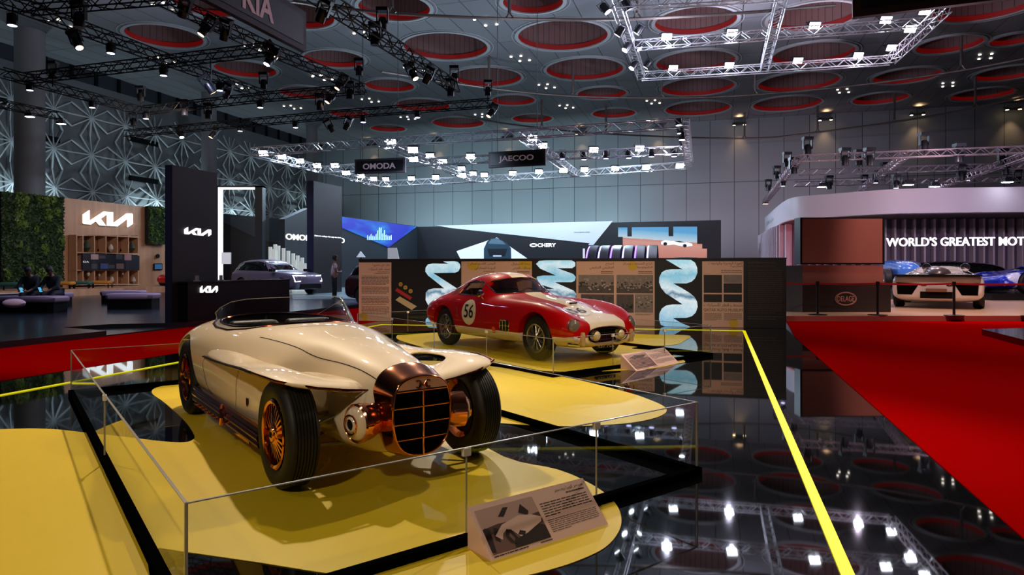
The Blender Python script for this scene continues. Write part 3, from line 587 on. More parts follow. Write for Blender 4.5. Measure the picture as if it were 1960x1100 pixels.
def mk_mover(r, glow):                                # moving head with yoke and base above
    t = thing('moving_head_lamp', '', 'lamp')
    m = MB(); m.box(-r * 1.3, r * 1.3, -r, r, r * 3.2, r * 4.0); m.build('base', HB, t)
    m = MB(); m.box(-r * 1.3, -r * 1.05, -r * .5, r * .5, r * .6, r * 3.2); m.box(r * 1.05, r * 1.3, -r * .5, r * .5, r * .6, r * 3.2); m.build('yoke', HB, t)
    m = MB(); m.lathe([(r * .7, r * 1.9), (r * .98, r * 1.2), (r * .98, -r * .9)], n=12); m.build('head', HB, t, smooth=True)
    if glow: m = MB(); m.lathe([(r * .8, -r * .92), (.005, -r * .98)], n=12); m.build('lens', glow, t)
    return t
def mk_flood(r, glow):                                # flat rectangular flood
    t = thing('flood_lamp', '', 'lamp')
    m = MB(); m.box(-r * 1.2, r * 1.2, -r * .8, r * .8, 0, r * .8); m.box(-r * .8, r * .8, -r * .5, r * .5, r * .8, r * 1.3); m.build('housing', HB, t)
    m = MB(); m.box(-r * 1.1, r * 1.1, -r * .7, r * .7, -r * .12, -.001); m.build('lens', glow, t)
    m = MB(); m.tube([(-r * 1.3, 0, r * .4), (-r * 1.3, 0, r * 1.9), (r * 1.3, 0, r * 1.9), (r * 1.3, 0, r * .4)], r * .1, 4); m.build('bracket', HB, t); return t
def lamps(proto, pts, z, what, group, rz=0, tilt=None, light=None):
    pts = sorted(pts); n = len(pts)
    for i, (px, py) in enumerate(pts):
        best = None
        for k in range(24):
            zz = z - .55 + k * .05; q = PZ(px, py, zz)
            for a, b, w_ in TSEG:
                if abs(a.z - z) > 1.4: continue
                ab = b - a; u = max(0, min(1, (q - a).dot(ab) / ab.length_squared)); f = a + ab * u; e = Vector((f.x - q.x, f.y - q.y, 0)).length
                if best is None or e < best[0] - 1e-6: best = (e, q, f, w_)
        e, c, f, w_ = best; t = proto if i == 0 else copytree(proto)
        for ch in list(t.children):
            if ch.name.startswith('hanger'): bpy.data.objects.remove(ch, do_unlink=True)
        t.location = c; t.rotation_euler = ((tilt[0] if tilt else 0) * (1 if i % 2 or (tilt and tilt[0] < 0) else -.6), (tilt[1] if tilt else 0) * (1 if i % 3 else -1), rz)
        C.view_layer.update(); inv = (Matrix.Translation(t.location) @ t.rotation_euler.to_matrix().to_4x4()).inverted()
        m = MB(); m.tube([inv @ (c + UZ * .12), inv @ (f if e < 9 else Vector((c.x, c.y, CZ)))], .02, 5); m.build('hanger', HB, t)
        t['label'] = f'{what}, {ORD[i]} from the left'; t['group'] = group
        if light and i % light[3] == 0: lamp('SPOT', c - UZ * .25, light[0], light[1], c - UZ * 5 + Vector(light[2]), .12, 150, .9)
c3 = lambda l: [(a / 2.97, b / 2.97) for a, b in l]; c4 = lambda l: [(600 + a * .3571, b * .3571) for a, b in l]; c5 = lambda l: [(1260 + a * .3571, b * .3571) for a, b in l]
lamps(mk_barrel(.115, GV), c3([(70, 145), (630, 303), (930, 430), (170, 513), (1250, 515), (525, 612), (830, 675), (1480, 612), (1365, 745), (1680, 725)]) + c4([(267, 655), (558, 630)]), 7.55, 'round violet-white lamp under the black trusses', 'violet-white round lamps', light=(260, (190, 200, 255), (0, 0, 0), 2))
lamps(mk_mover(.12, GW), c3([(1030, 770), (1275, 205), (1525, 350)]), 7.5, 'small tilted cool-white lamp on the black trusses', 'tilted cool lamps', tilt=(.5, .4))
lamps(mk_flood(.13, GW), c3([(170, 663), (348, 703)]), 7.5, 'flat white flood under the short left truss', 'flat floods of the left truss')
lamps(mk_mover(.12, GG), c3([(445, 255), (1040, 75), (1155, 180), (1555, 315), (1285, 540), (1200, 510), (1868, 568), (1925, 490), (1205, 770), (1885, 735)]) + c4([(540, 408), (605, 428), (945, 612), (175, 680), (40, 95)]), 7.5, 'warm glowing spotlight on the black trusses', 'warm spotlights', tilt=(.4, .5))
lamps(mk_mover(.13, None), c3([(450, 130), (300, 430), (800, 560), (760, 700), (1500, 490), (1820, 610), (1185, 660), (1050, 640)]) + c4([(245, 390), (755, 430), (735, 500), (935, 500), (370, 140), (330, 220), (195, 515)]), 8.0, 'unlit black moving-head lamp on the black trusses', 'unlit moving heads')
lamps(mk_flood(.22, GW), c4([(20, 886), (115, 886), (175, 925), (255, 942), (322, 958), (388, 960), (525, 955), (655, 950), (800, 940), (855, 930), (915, 937), (1068, 928), (1208, 920), (1340, 912), (1452, 908), (1617, 902), (1783, 895), (418, 762), (533, 803), (625, 835), (537, 853), (695, 865), (842, 838), (793, 903), (1173, 740), (1228, 780), (1503, 803), (1748, 795)]) + c5([(115, 888)]) + c3([(1497, 870), (1603, 890), (1705, 915), (1803, 940)]), 7.9, 'dazzling white flood on the truss over the far dark stands', 'white floods over the far stands', tilt=(-.9, 0), light=(420, (205, 230, 255), (0, 0, 0), 3))
lamps(mk_barrel(.14, GW), c5([(110, 672), (118, 715), (127, 750), (130, 783)]), 7.8, 'small white lamp in the short row ending the far truss', 'row of small white lamps')
lamps(mk_barrel(.17, GV), c4([(1335, 852), (1450, 855), (1568, 850), (1690, 847), (1812, 840), (1933, 838)]), 7.3, 'small blue-violet lamp over the far stands', 'blue lamps over the far stands')
lamps(mk_flood(.26, GW), c5([(45, 197), (395, 175), (838, 137), (1220, 107), (80, 365), (380, 350), (748, 325), (1072, 298), (1250, 257), (1352, 155), (1430, 60)]), 14.8, 'white flood on the high truss grid at upper right', 'floods of the high truss grid', tilt=(-.9, 0), light=(600, (228, 228, 255), (0, 0, 0), 3))
lamps(mk_barrel(.2, GW), c4([(1578, 65), (1687, 52), (1628, 190), (1730, 180), (1668, 270), (1748, 262), (1705, 367), (1780, 362)]), 14.4, 'round white lamp along the left side of the high truss grid', 'round lamps of the high truss grid', tilt=(.3, .6))
lamps(mk_flood(.17, GW), c5([(875, 1002), (1340, 990), (1480, 1000), (1872, 975)]), 5.7, 'white flood just above the white curved stand', 'floods above the curved stand', light=(45, (235, 220, 255), (0, -2, 0), 2))
lamps(mk_mover(.13, GV), c5([(1165, 968), (1275, 995), (1657, 955), (1105, 985), (668, 985)]), 5.8, 'black moving head with small violet lens above the curved stand', 'lit moving heads above the curved stand')
lamps(mk_mover(.15, None), c5([(690, 880), (725, 915), (635, 945), (590, 1010), (800, 810), (1000, 870), (1075, 870), (1132, 870), (1425, 790), (1613, 850), (1845, 870), (1215, 930), (1625, 950), (915, 1000), (1922, 970), (1860, 920)]), 6.0, 'unlit black lamp on the truss above the curved stand', 'unlit lamps above the curved stand')
t = mk_flood(.14, mat('lamp_glow_red', (255, 170, 160), .5, emis=8, ecol=(255, 120, 105))); t.location = PZ(1465, 390, 5.8); tag(t, 'single reddish lamp at the far end of the truss left of the curved stand', 'lamp')

# ---------------------------------------------------------------- hanging name signs
def sign(label, o, u, L, H, word, frame, face, letters, x0, x1, z0, z1, hang=True):
    t = thing('hanging_sign', label, 'sign', o, math.atan2(u.y, u.x)); m = MB(); m.box(0, L, 0, .18, 0, H); m.build('frame', frame, t)
    b = H * .14; m = MB(); m.box(b, L - b, -.02, .001, b, H - b); m.build('face', face, t)
    if word: textobj('lettering', word, letters, t, (x0 * L, -.021, z0 * H), ((x1 - x0) * L, 0, 0), (0, 0, (z1 - z0) * H), (0, -.02, 0), .02)
    if hang:
        m = MB()
        for x in (.15, .85): m.cyl((x * L, .09, H), (x * L, .09, CZ - o.z), .015, n=5)
        m.build('hanging_cable', BLACK, t)
    return t
FR = mat('sign_frame', (62, 50, 58), .6); FC = mat('sign_face', (14, 16, 20), .5); LT = mat('sign_letters', (196, 170, 182), .5, emis=.12)
a = P(679, 333, 37); b = P(775, 329.5, 36.3); u = (b - a); u.z = 0; sign('left one of two small dark hanging name signs above the far stands', a, u.normalized(), u.length, 28 / FPX * 37, 'OMODA', FR, FC, LT, .17, .82, .28, .68)
a = P(935, 321, 32.5); b = P(1044, 315.5, 31.6); u = (b - a); u.z = 0; sign('right one of two small dark hanging name signs above the far stands', a, u.normalized(), u.length, 30 / FPX * 32.5, 'JAECOO', FR, FC, LT, .19, .80, .25, .7)
b = P(586, 100, 21.9); a = b - HF * 6.9; sign('large slanting hanging sign with three pink letters at the top edge', a, HF, 6.9, 1.28, 'KIA', FR, FC, mat('sign_letters_pink', (214, 172, 182), .5, emis=.1), .55, .75, .24, .82)
a = P(1632, 33, 18); b = P(1990, -4, 16.5); u = b - a; u.z = 0; sign('dark brown hanging sign cut off at the top right corner', a, u.normalized(), u.length, 1.4, '', mat('sign_frame_brown', (60, 36, 34), .5), FC, LT, 0, 1, 0, 1)
# ================================================================ CAR TOOLS
def cage_body(stations, name, material, parent, level=2, capfront=True, caprear=True):
    """stations: (x, [(y,z)...]) half sections from bottom centre to top centre"""
    rows = []
    for x, h in stations:
        full = [(-y, z) for y, z in h] + [(y, z) for y, z in reversed(h[1:-1])]
        rows.append([Vector((x, y, z)) for y, z in full])
    m = MB(); m.loft(rows, cap=True); o = m.build(name, material, parent)
    if level: mod = o.modifiers.new('s', 'SUBSURF'); mod.levels = level; mod.render_levels = level; bake(o)
    return o
def bvh(o): return BVHTree.FromPolygons([v.co for v in o.data.vertices], [p.vertices for p in o.data.polygons])
def hit(b, p, d, off=.003, far=None):
    d = Vector(d).normalized(); r = b.ray_cast(Vector(p), d)
    if r[0] is None: return far
    return r[0] - d * off
def patch(b, poly, f3, d, off, name, material, parent, step=.06, thick=None):
    """fill a 2D outline with a fine mesh and lay it on a surface; f3 maps (a, b) to the ray start"""
    poly = [Vector(p) for p in poly]; xs = [p[0] for p in poly]; ys = [p[1] for p in poly]; dense = []
    for i in range(len(poly)):
        a, c = poly[i], poly[(i + 1) % len(poly)]; n = max(1, int((c - a).length / step))
        dense += [a + (c - a) * k / n for k in range(n)]
    def inside(x, y):
        r = False; n = len(dense)
        for i in range(n):
            a, c = dense[i], dense[i - 1]
            if (a[1] > y) != (c[1] > y) and x < (c[0] - a[0]) * (y - a[1]) / (c[1] - a[1]) + a[0]: r = not r
        return r
    pts = [Vector((p[0], p[1])) for p in dense]; n0 = len(pts); x = min(xs) + step / 2
    while x < max(xs):
        y = min(ys) + step / 2
        while y < max(ys):
            if inside(x, y) and min((Vector((x, y)) - q).length for q in pts[:n0]) > step * .35: pts.append(Vector((x, y)))
            y += step
        x += step
    r = geometry.delaunay_2d_cdt(pts, [(i, (i + 1) % n0) for i in range(n0)], [], 1, 1e-5)
    V = [hit(b, f3(p[0], p[1]), d, off, None) for p in r[0]]
    m = MB(); ok = [f for f in r[2] if all(V[i] is not None for i in f)]
    m.add([v if v is not None else Vector() for v in V], ok)
    o = m.build(name, material, parent, smooth='full', fix=False)
    bm = bmesh.new(); bm.from_mesh(o.data); bmesh.ops.delete(bm, geom=[v for v in bm.verts if not v.link_faces], context='VERTS'); bmesh.ops.recalc_face_normals(bm, faces=bm.faces[:]); bm.to_mesh(o.data); bm.free()
    return o
def outline(b, poly, f3, d, off, r, name, material, parent, closed=True, n=6, step=.05):
    poly = [Vector(p) for p in poly]; pts = []
    for i in range(len(poly) if closed else len(poly) - 1):
        a, c = poly[i], poly[(i + 1) % len(poly)]; k = max(1, int((c - a).length / step)); pts += [a + (c - a) * j / k for j in range(k)]
    if not closed: pts.append(poly[-1])
    q = [hit(b, f3(p[0], p[1]), d, off) for p in pts]; q = [p for p in q if p is not None]
    m = MB(); m.tube(q, r, n, closed); return m.build(name, material, parent, smooth=True)
def textpatch(b, s, f3, d, off, x0, x1, y0, y1, name, material, parent, bold=0):
    pts, F = textpts(s, bold)
    bm = bmesh.new(); vs = [bm.verts.new((x0 + p[0] * (x1 - x0), y0 + p[1] * (y1 - y0), 0)) for p in pts]
    for f in F:
        try: bm.faces.new([vs[i] for i in f])
        except ValueError: pass
    bmesh.ops.triangulate(bm, faces=bm.faces[:])
    for _ in range(3): bmesh.ops.subdivide_edges(bm, edges=[e for e in bm.edges if e.calc_length() > .03], cuts=1); bmesh.ops.triangulate(bm, faces=bm.faces[:])
    for v in bm.verts:
        h = hit(b, f3(v.co.x, v.co.y), d, off); v.co = h if h is not None else v.co
    me = bpy.data.meshes.new(name); bm.to_mesh(me); bm.free(); me.materials.append(material)
    o = bpy.data.objects.new(name, me); COL.objects.link(o); o.parent = parent; return o
def wheel(parent, x, y, R0, W, rr, kind, metalm, side, tread=True):
    """side -1 = right of the car (towards -y)"""
    t = bpy.data.objects.new('wheel', None); COL.objects.link(t); t.parent = parent; t.location = (x, y, R0)
    s = side; h = W / 2; prof = [(rr, -h * .8), (rr + .02, -h * .92), (R0 * .82, -h * 1.05), (R0 * .93, -h * .95), (R0 * .985, -h * .75)]
    g = 7
    for k in range(g):
        a = -h * .68 + 2 * h * .68 * k / g; wdt = 2 * h * .68 / g
        prof += [(R0, a + wdt * .1), (R0, a + wdt * .75), (R0 - .008, a + wdt * .8), (R0 - .008, a + wdt * .98)]
    prof += [(R0, h * .7), (R0 * .985, h * .76), (R0 * .93, h * .95), (R0 * .82, h * 1.05), (rr + .02, h * .92), (rr, h * .8)]
    m = MB(); m.lathe([(a, b) for a, b in prof], (0, 0, 0), (0, 1, 0), 48, cap=False); m.build('tyre', RUBBER, t, smooth=True)
    f = s * h                                             # outer face plane
    m = MB(); m.lathe([(rr + .006, s * h * .95), (rr - .004, s * h * 1.02), (rr - .022, s * h * .96), (rr - .03, s * h * .5), (rr - .035, -s * h * .5), (rr, -s * h * .9)], (0, 0, 0), (0, 1, 0), 40, cap=False); m.build('rim', metalm, t, smooth=True)
    m = MB()
    if kind == 'blade':
        for k in range(24):
            a = 2 * pi * k / 24; c = Vector((math.cos(a), 0, math.sin(a))); tt = Vector((-math.sin(a), 0, math.cos(a)))
            p0 = c * .07 + Vector((0, f * .80, 0)); p1 = c * (rr - .02) + Vector((0, f * .62, 0)); n = (p1 - p0).normalized()
            m.obox((p0 + p1) / 2, n, tt, n.cross(tt), (p1 - p0).length / 2, .007, .012)
        m.build('spokes', metalm, t)
        m = MB(); m.lathe([(.09, f * .6), (.085, f * .86), (.07, f * .95), (.05, f * .98), (.045, f * 1.06), (.02, f * 1.1)], (0, 0, 0), (0, 1, 0), 24); m.build('hub_cap', metalm, t, smooth=True)
        m = MB(); m.lathe([(.026, f * 1.08), (.024, f * 1.13), (.01, f * 1.13)], (0, 0, 0), (0, 1, 0), 4); m.build('hub_nut', DARK, t)
    else:
        for k in range(40):
            a = 2 * pi * k / 40; a2 = a + (.35 if k % 2 else -.35); dp = f * (.55 if k % 4 < 2 else .1)
            m.cyl((math.cos(a) * .035, f * .75, math.sin(a) * .035), (math.cos(a2) * (rr - .025), dp, math.sin(a2) * (rr - .025)), .0028, n=4)
        m.build('spokes', metalm, t)
        m = MB(); m.lathe([(.045, f * .4), (.04, f * .85), (.028, f * 1.0), (.02, f * 1.12), (.008, f * 1.16)], (0, 0, 0), (0, 1, 0), 16)
        for k in range(3):
            a = 2 * pi * k / 3 + .5; m.obox((math.cos(a) * .045, f * .92, math.sin(a) * .045), (math.cos(a), 0, math.sin(a)), (0, 1, 0), (-math.sin(a), 0, math.cos(a)), .03, .008, .01)
        m.build('hub_cap', metalm, t, smooth=True)
    m = MB(); m.lathe([(rr - .03, -f * .1), (.03, -f * .1)], (0, 0, 0), (0, 1, 0), 24); m.build('brake_drum', mat('drum_dark', (24, 20, 20), .5), t)
    return t

# ================================================================ CREAM ROADSTER WITH COPPER TRIM
CREAM = mat('cream_lacquer', (244, 222, 190), .5, coat=1, spec=.3); COPPER = mat('copper_plate', (230, 146, 104), .12, 1); DCOP = mat('dark_copper', (136, 68, 52), .16, 1); LEA = mat('black_leather', (26, 22, 21), .45, bump=.15, bscale=60)
FA = math.atan2(-.805, .593)
car = thing('roadster_car', 'cream open vintage roadster with copper grille and copper spoke wheels on yellow floor', 'car', (-.89, 4.78, .004), FA)
def sec(zb, wb, a, b, c, d, zt, k=.94): return [(0, zb), (wb, zb), a, b, c, d, (d[0] * .62, d[1] + (zt - d[1]) * .72), (d[0] * .3, zt - (zt - d[1]) * .06), (0, zt)]
st = [(.44, sec(.22, .12, (.20, .27), (.21, .43), (.19, .58), (.14, .66), .69)),
      (.30, sec(.18, .18, (.325, .26), (.335, .43), (.28, .59), (.19, .69), .735)),
      (.12, sec(.17, .20, (.395, .25), (.40, .42), (.35, .60), (.235, .735), .78)),
      (-.14, sec(.16, .20, (.41, .25), (.41, .42), (.38, .61), (.28, .775), .82)),
      (-.46, sec(.16, .26, (.41, .25), (.42, .42), (.42, .62), (.33, .80), .86)),
      (-.62, sec(.16, .46, (.64, .24), (.665, .42), (.60, .62), (.38, .815), .873)),
      (-.80, sec(.16, .52, (.68, .24), (.70, .42), (.66, .64), (.43, .83), .885)),
      (-1.25, sec(.16, .55, (.71, .24), (.735, .42), (.72, .64), (.55, .85), .93)),
      (-1.75, sec(.16, .55, (.71, .25), (.745, .43), (.745, .66), (.63, .855), .93)),
      (-2.25, sec(.17, .55, (.71, .27), (.755, .45), (.765, .68), (.67, .86), .94)),
      (-2.75, sec(.19, .55, (.73, .30), (.79, .50), (.79, .70), (.66, .85), .94)),
      (-3.15, sec(.24, .5, (.71, .38), (.77, .52), (.76, .68), (.59, .81), .875)),
      (-3.42, sec(.32, .4, (.6, .42), (.67, .54), (.65, .64), (.5, .72), .75)),
      (-3.50, sec(.38, .3, (.48, .45), (.54, .54), (.52, .60), (.4, .66), .69))]
body = cage_body(st, 'body', CREAM, car, 3); bb = bvh(body)
def tmpobj(m): o = m.build('cutter', DARK); return o
def tr(o): o.parent = None; return o
def cutcar(body, parent, cut_ms):
    body.parent = None; body.matrix_world = Matrix()
    cut(body, [tmpobj(m) for m in cut_ms]); body.parent = parent
cuts = []
for s in (-1, 1): m = MB(); m.cyl((-2.76, s * .54, .35), (-2.76, s * 1.1, .35), .405, n=48); cuts.append(m)
m = MB(); op = smooth_poly([(-1.42, 0), (-1.47, .22), (-1.62, .42), (-1.9, .52), (-2.3, .53), (-2.62, .44), (-2.72, .2), (-2.74, 0), (-2.72, -.2), (-2.62, -.44), (-2.3, -.53), (-1.9, -.52), (-1.62, -.42), (-1.47, -.22)], 4)
m.ppoly([Vector((p[0], p[1], .36)) for p in op], (0, 0, 1)); cuts.append(m)
cutcar(body, car, cuts)
m = MB(); m.ppoly([Vector((p[0] * .995, p[1] * .98, .345)) for p in op], (0, 0, .03)); m.build('cockpit_floor', LEA, car)
m = MB(); m.tube([Vector((p[0], p[1], 0)) + UZ * (hit(bb, (p[0], p[1], 2), (0, 0, -1), .0).z + .0) for p in op], .012, 6, True); m.build('cockpit_trim', DCOP, car, smooth=True)
m = MB(); n_ = len(op); m.loft([[Vector((p[0], p[1] * .99, .36)) for p in op], [Vector((p[0], p[1] * .995, hit(bb, (p[0], p[1], 2), (0, 0, -1), .0).z - .005)) for p in op]], cap=False); m.build('cockpit_lining', LEA, car, smooth=True)
for s in (-1, 1):
    # front wing: a shaped blade with an opening beside the hood
    rows = [(.27, (.18, .36, .58, .72), (.60, .615, .66, .695)), (.17, (.18, .37, .62, .815), (.66, .66, .705, .72)), (-.10, (.24, .42, .60, .865), (.67, .66, .735, .735)), (-.42, (.30, .44, .59, .86), (.66, .66, .735, .73)), (-.72, (.36, .48, .60, .84), (.64, .64, .715, .71)), (-.95, (.42, .53, .64, .83), (.67, .68, .72, .695)), (-1.25, (.52, .60, .68, .815), (.71, .72, .725, .68)), (-1.55, (.60, .65, .71, .79), (.75, .735, .71, .66)), (-1.95, (.68, .70, .73, .765), (.76, .715, .685, .645))]
    V = [Vector((x, s * y, z)) for x, ys, zs in rows for y, z in zip(ys, zs)]; Fc = [(i * 4 + j, i * 4 + j + 1, i * 4 + j + 5, i * 4 + j + 4) for i in range(len(rows) - 1) for j in range(3) if not (j == 1 and 2 <= i <= 3)]
    m = MB(); m.add(V, Fc); wg = m.build('front_wing', CREAM, car, fix=False)
    md = wg.modifiers.new('t', 'SOLIDIFY'); md.thickness = .038; md.offset = 1 if s < 0 else -1; md = wg.modifiers.new('s', 'SUBSURF'); md.levels = 3; md.render_levels = 3; bake(wg, ang=60)
    ed = [Vector((.285, s * .24, .605)), Vector((.285, s * .40, .622)), Vector((.27, s * .58, .65)), Vector((.235, s * .70, .676))] + [Vector((x + (0), s * (ys[3] - .008), zs[3] - .018)) for x, ys, zs in rows[1:]] + [Vector((-2.02, s * .762, .622))]
    m = MB(); m.tube(ed, [.006] + [.010] * (len(ed) - 2) + [.004], 6); m.build('wing_edge_trim', DCOP, car, smooth=True)
    # wheels, suspension
    wheel(car, 0, s * .68, .342, .20, .215, 'blade', COPPER, s); wheel(car, -2.74, s * .665, .35, .20, .215, 'blade', COPPER, s)
    m = MB(); m.cyl((.02, s * .28, .22), (0, s * .60, .24), .014, n=8); m.cyl((-.06, s * .28, .42), (-.02, s * .60, .42), .02, n=8); m.cyl((.06, s * .28, .45), (.03, s * .58, .36), .012, n=8); m.cyl((-.3, s * .3, .24), (-.02, s * .58, .26), .014, n=8); m.build('suspension_arm', STEEL, car, smooth=True)
    m = MB(); m.box(-.16, -.02, s * .34 - .03, s * .34 + .03, .30, .60); m.build('upright_plate', DARK, car)
    # side sill with exhaust pipes
    m = MB()
    for k, (yy, zz) in enumerate(((.735, .285), (.748, .238), (.742, .192))): m.tube([(-.36, s * yy, zz), (-2.34, s * (yy + .01), zz + .02)], .027, 8)
    m.build('side_pipe', DCOP, car, smooth=True)
    m = MB(); m.box(-2.3, -.62, s * .72 - .03, s * .72 + .02, .145, .165); m.tube([(-1.32, s * .765, .31), (-1.24, s * .79, .29), (-1.20, s * .795, .235), (-1.24, s * .79, .18), (-1.32, s * .765, .16)], .014, 6)
    for k in range(7): m.box(-2.25 + k * .13, -2.19 + k * .13, s * .76 - .02, s * .76 + .016, .17, .182)
    m.build('side_step', COPPER, car)
    # head lamp in its copper housing
    ax = Vector((math.cos(R(76)), s * math.sin(R(76)), 0)); c0 = Vector((.395, s * .375, .43))
    m = MB(); m.lathe([(.05, -.16), (.09, -.13), (.116, -.07), (.122, -.01), (.122, .012), (.112, .022), (.104, .014)], c0, ax, 36, cap=False); m.build('lamp_ring', COPPER, car, smooth=True)
    m = MB(); m.lathe([(.108, .012), (.09, .036), (.06, .052)], c0, ax, 32, cap=False); m.lathe([(.06, .052), (.052, .05), (.045, .060), (.036, .066), (.034, .052)], c0, ax, 32, cap=False); m.build('lamp_dome', mat('lamp_cream', (235, 214, 190), .2, coat=1), car, smooth=True)
    m = MB(); m.lathe([(.062, .050), (.064, .060), (.056, .062), (.054, .052)], c0, ax, 32, cap=False); m.build('lamp_inner_ring', COPPER, car, smooth=True)
    m = MB(); m.lathe([(.037, .054), (.030, .050), (.002, .048)], c0, ax, 20); m.build('lamp_centre', DARK, car, smooth=True)
    m = MB(); m.ball((.37, s * .25, .48), (.06, .07, .06), 16, 10); m.build('lamp_bracket', DCOP, car, smooth=True)
    # hood seam, door gap, badge
    outline(bb, [(-1.22, s * .50), (.30, s * .20)], lambda a, b: Vector((a, b, 2)), (0, 0, -1), .0, .0035, 'hood_seam', DARK, car, False)
    outline(bb, [(-1.12, .60), (-1.10, .40), (-1.16, .28)], lambda a, b: Vector((a, s * 2, b)), (0, -s, 0), .0, .003, 'door_gap', DARK, car, False)
    outline(bb, [(-1.16, .28), (-1.7, .27), (-1.95, .34), (-2.05, .55), (-2.0, .62)], lambda a, b: Vector((a, s * 2, b)), (0, -s, 0), .0, .003, 'door_gap', DARK, car, False)
    c = hit(bb, (-.86, s * 2, .40), (0, -s, 0), .004); m = MB(); m.ppoly([c + Vector((a, 0, b)) for a, b in ((-.02, .03), (.02, .03), (.018, -.01), (0, -.032), (-.018, -.01))], (0, s * .006, 0)); m.build('badge', DCOP, car)
    # seats
    m = MB(); m.obox((-2.2, s * .26, .68), (1, 0, .0), (0, 1, 0), (-.25, 0, 1), (.07), .22, .22); o = m.build('seat', LEA, car); md = o.modifiers.new('b', 'BEVEL'); md.width = .04; md.segments = 3; bake(o)
    m = MB(); m.obox((-1.88, s * .26, .43), (1, 0, .0), (0, 1, 0), (0, 0, 1), .22, .21, .06); o = m.build('seat', LEA, car); md = o.modifiers.new('b', 'BEVEL'); md.width = .03; md.segments = 3; bake(o)
outline(bb, [(-1.22, -.30), (-1.12, 0), (-1.22, .30)], lambda a, b: Vector((a, b, 2)), (0, 0, -1), .0, .002, 'cowl_seam', mat('seam', (120, 90, 66), .5), car, False)
# copper grille shell
def gsh(x, k, dz=0, top=.0):
    h = [(0, .722 + top), (.09, .712 + top), (.165, .68), (.205, .62), (.218, .51), (.213, .40), (.192, .30), (.14, .228), (.065, .200), (0, .196)]
    cz = .46; q = [(y * k, cz + (z - cz) * k + dz) for y, z in h]; f = q + [(-y, z) for y, z in reversed(q[1:-1])]; return [Vector((x, y, z)) for y, z in f]
m = MB(); m.loft([gsh(.315, 1.13, .012), gsh(.325, 1.16, .014), gsh(.38, 1.13, .01), gsh(.48, 1.05), gsh(.535, 1.0), gsh(.548, .97), gsh(.548, .93), gsh(.53, .915), gsh(.46, .91)], cap=False)
o = m.build('grille_shell', COPPER, car); md = o.modifiers.new('s', 'SUBSURF'); md.levels = 2; bake(o, ang=80)
m = MB(); q = gsh(.475, .92); m.add(q, [tuple(range(len(q)))]); m.build('grille_mesh', mat('grille_black', (5, 5, 6), .8, spec=.05), car)
m = MB(); pl_ = [(-.185, .628), (.185, .628), (.165, .654), (.13, .677), (.07, .694), (0, .70), (-.07, .694), (-.13, .677), (-.165, .654)]; m.ppoly([Vector((.532, y, z)) for y, z in pl_], (.014, 0, 0)); m.build('name_plate', mat('plate_pink', (214, 168, 150), .35, .2), car)
m = MB()
for s in (-1, 1): m.tube([Vector((.550, s * (.018 + .022 * math.cos(a)) + s * .018, .660 + .022 * math.sin(a))) for a in [R(t) for t in range(50, 320, 20)]], .004, 5)
m.tube([Vector((.55, -.028, .640)), Vector((.55, -.020, .680)), Vector((.55, 0, .648)), Vector((.55, .020, .680)), Vector((.55, .028, .640))], .004, 5); m.build('monogram', DCOP, car)
for z, w_ in ((.622, .186), (.52, .198), (.42, .197), (.322, .180)): m = MB(); m.tube([(.536, -w_, z - .004), (.556, 0, z), (.536, w_, z - .004)], .006, 6); m.build('grille_bar', COPPER, car, smooth=True)
m = MB(); m.cyl((.556, 0, .205), (.556, 0, .622), .006, n=6); m.build('grille_bar', COPPER, car, smooth=True)
# wraparound windscreen
half = [(-1.34, .0, .925, -1.62, .0, 1.135), (-1.37, .18, .918, -1.64, .17, 1.135), (-1.46, .36, .90, -1.70, .33, 1.13), (-1.62, .50, .878, -1.82, .44, 1.12), (-1.88, .585, .855, -2.02, .52, 1.09), (-2.2, .605, .838, -2.28, .55, 1.03), (-2.45, .57, .835, -2.48, .55, (.97)), (-2.62, .50, .835, -2.62, .50, .91)]
ring = [(a, -b, c, d, -e, f) for a, b, c, d, e, f in reversed(half[1:])] + half
def zb_(x, y, z): h = hit(bb, (x, y, 2), (0, 0, -1), 0); return h.z if h is not None else z
bt = [Vector((a, b, zb_(a, b, c))) for a, b, c, *_ in ring]; tp = [Vector((d, e, f)) for *_, d, e, f in ring]
m = MB(); m.loft([bt, [p.lerp(q, .5) + Vector((.012, 0, .008)) for p, q in zip(bt, tp)], tp], cap=False, wrap=False); o = m.build('windscreen', glassmat('smoked_screen', (205, 207, 210), 0, 1.33, gloss=1), car, smooth='full', fix=False); md = o.modifiers.new('s', 'SUBSURF'); md.levels = 2; bake(o, ang=180)
m = MB(); m.tube(bt, .011, 6); m.build('windscreen_frame', DCOP, car, smooth=True)
m = MB(); m.tube(tp, .003, 5); m.build('windscreen_edge', mat('screen_edge', (150, 150, 150), .3), car, smooth=True)
m = MB(); m.lathe([(.175, -.012), (.187, 0), (.175, .012), (.163, 0)], (-1.72, .27, .76), (.9, 0, -.35), 28, closed=True); m.cyl((-1.72, .27, .76), (-1.5, .27, .68), .02, n=8)
for a in (0, 120, 240): m.cyl((-1.72, .27, .76), Vector((-1.72, .27, .76)) + Vector((.36 * math.sin(R(a)), math.cos(R(a)), .93 * math.sin(R(a)))) * .172, .009, n=5)
m.build('steering_wheel', LEA, car, smooth=True)
m = MB(); m.tube([(-1.58, -.42, .80), (-1.52, 0, .83), (-1.58, .42, .80)], .05, 8); m.build('dashboard', LEA, car, smooth=True)
for s in (-1, 1):
    m = MB(); m.ball((-3.38, s * .58, .60), (.06, .07, .08), 12, 8); m.build('tail_lamp', mat('tail_amber', (120, 90, 40), .3), car, smooth=True)
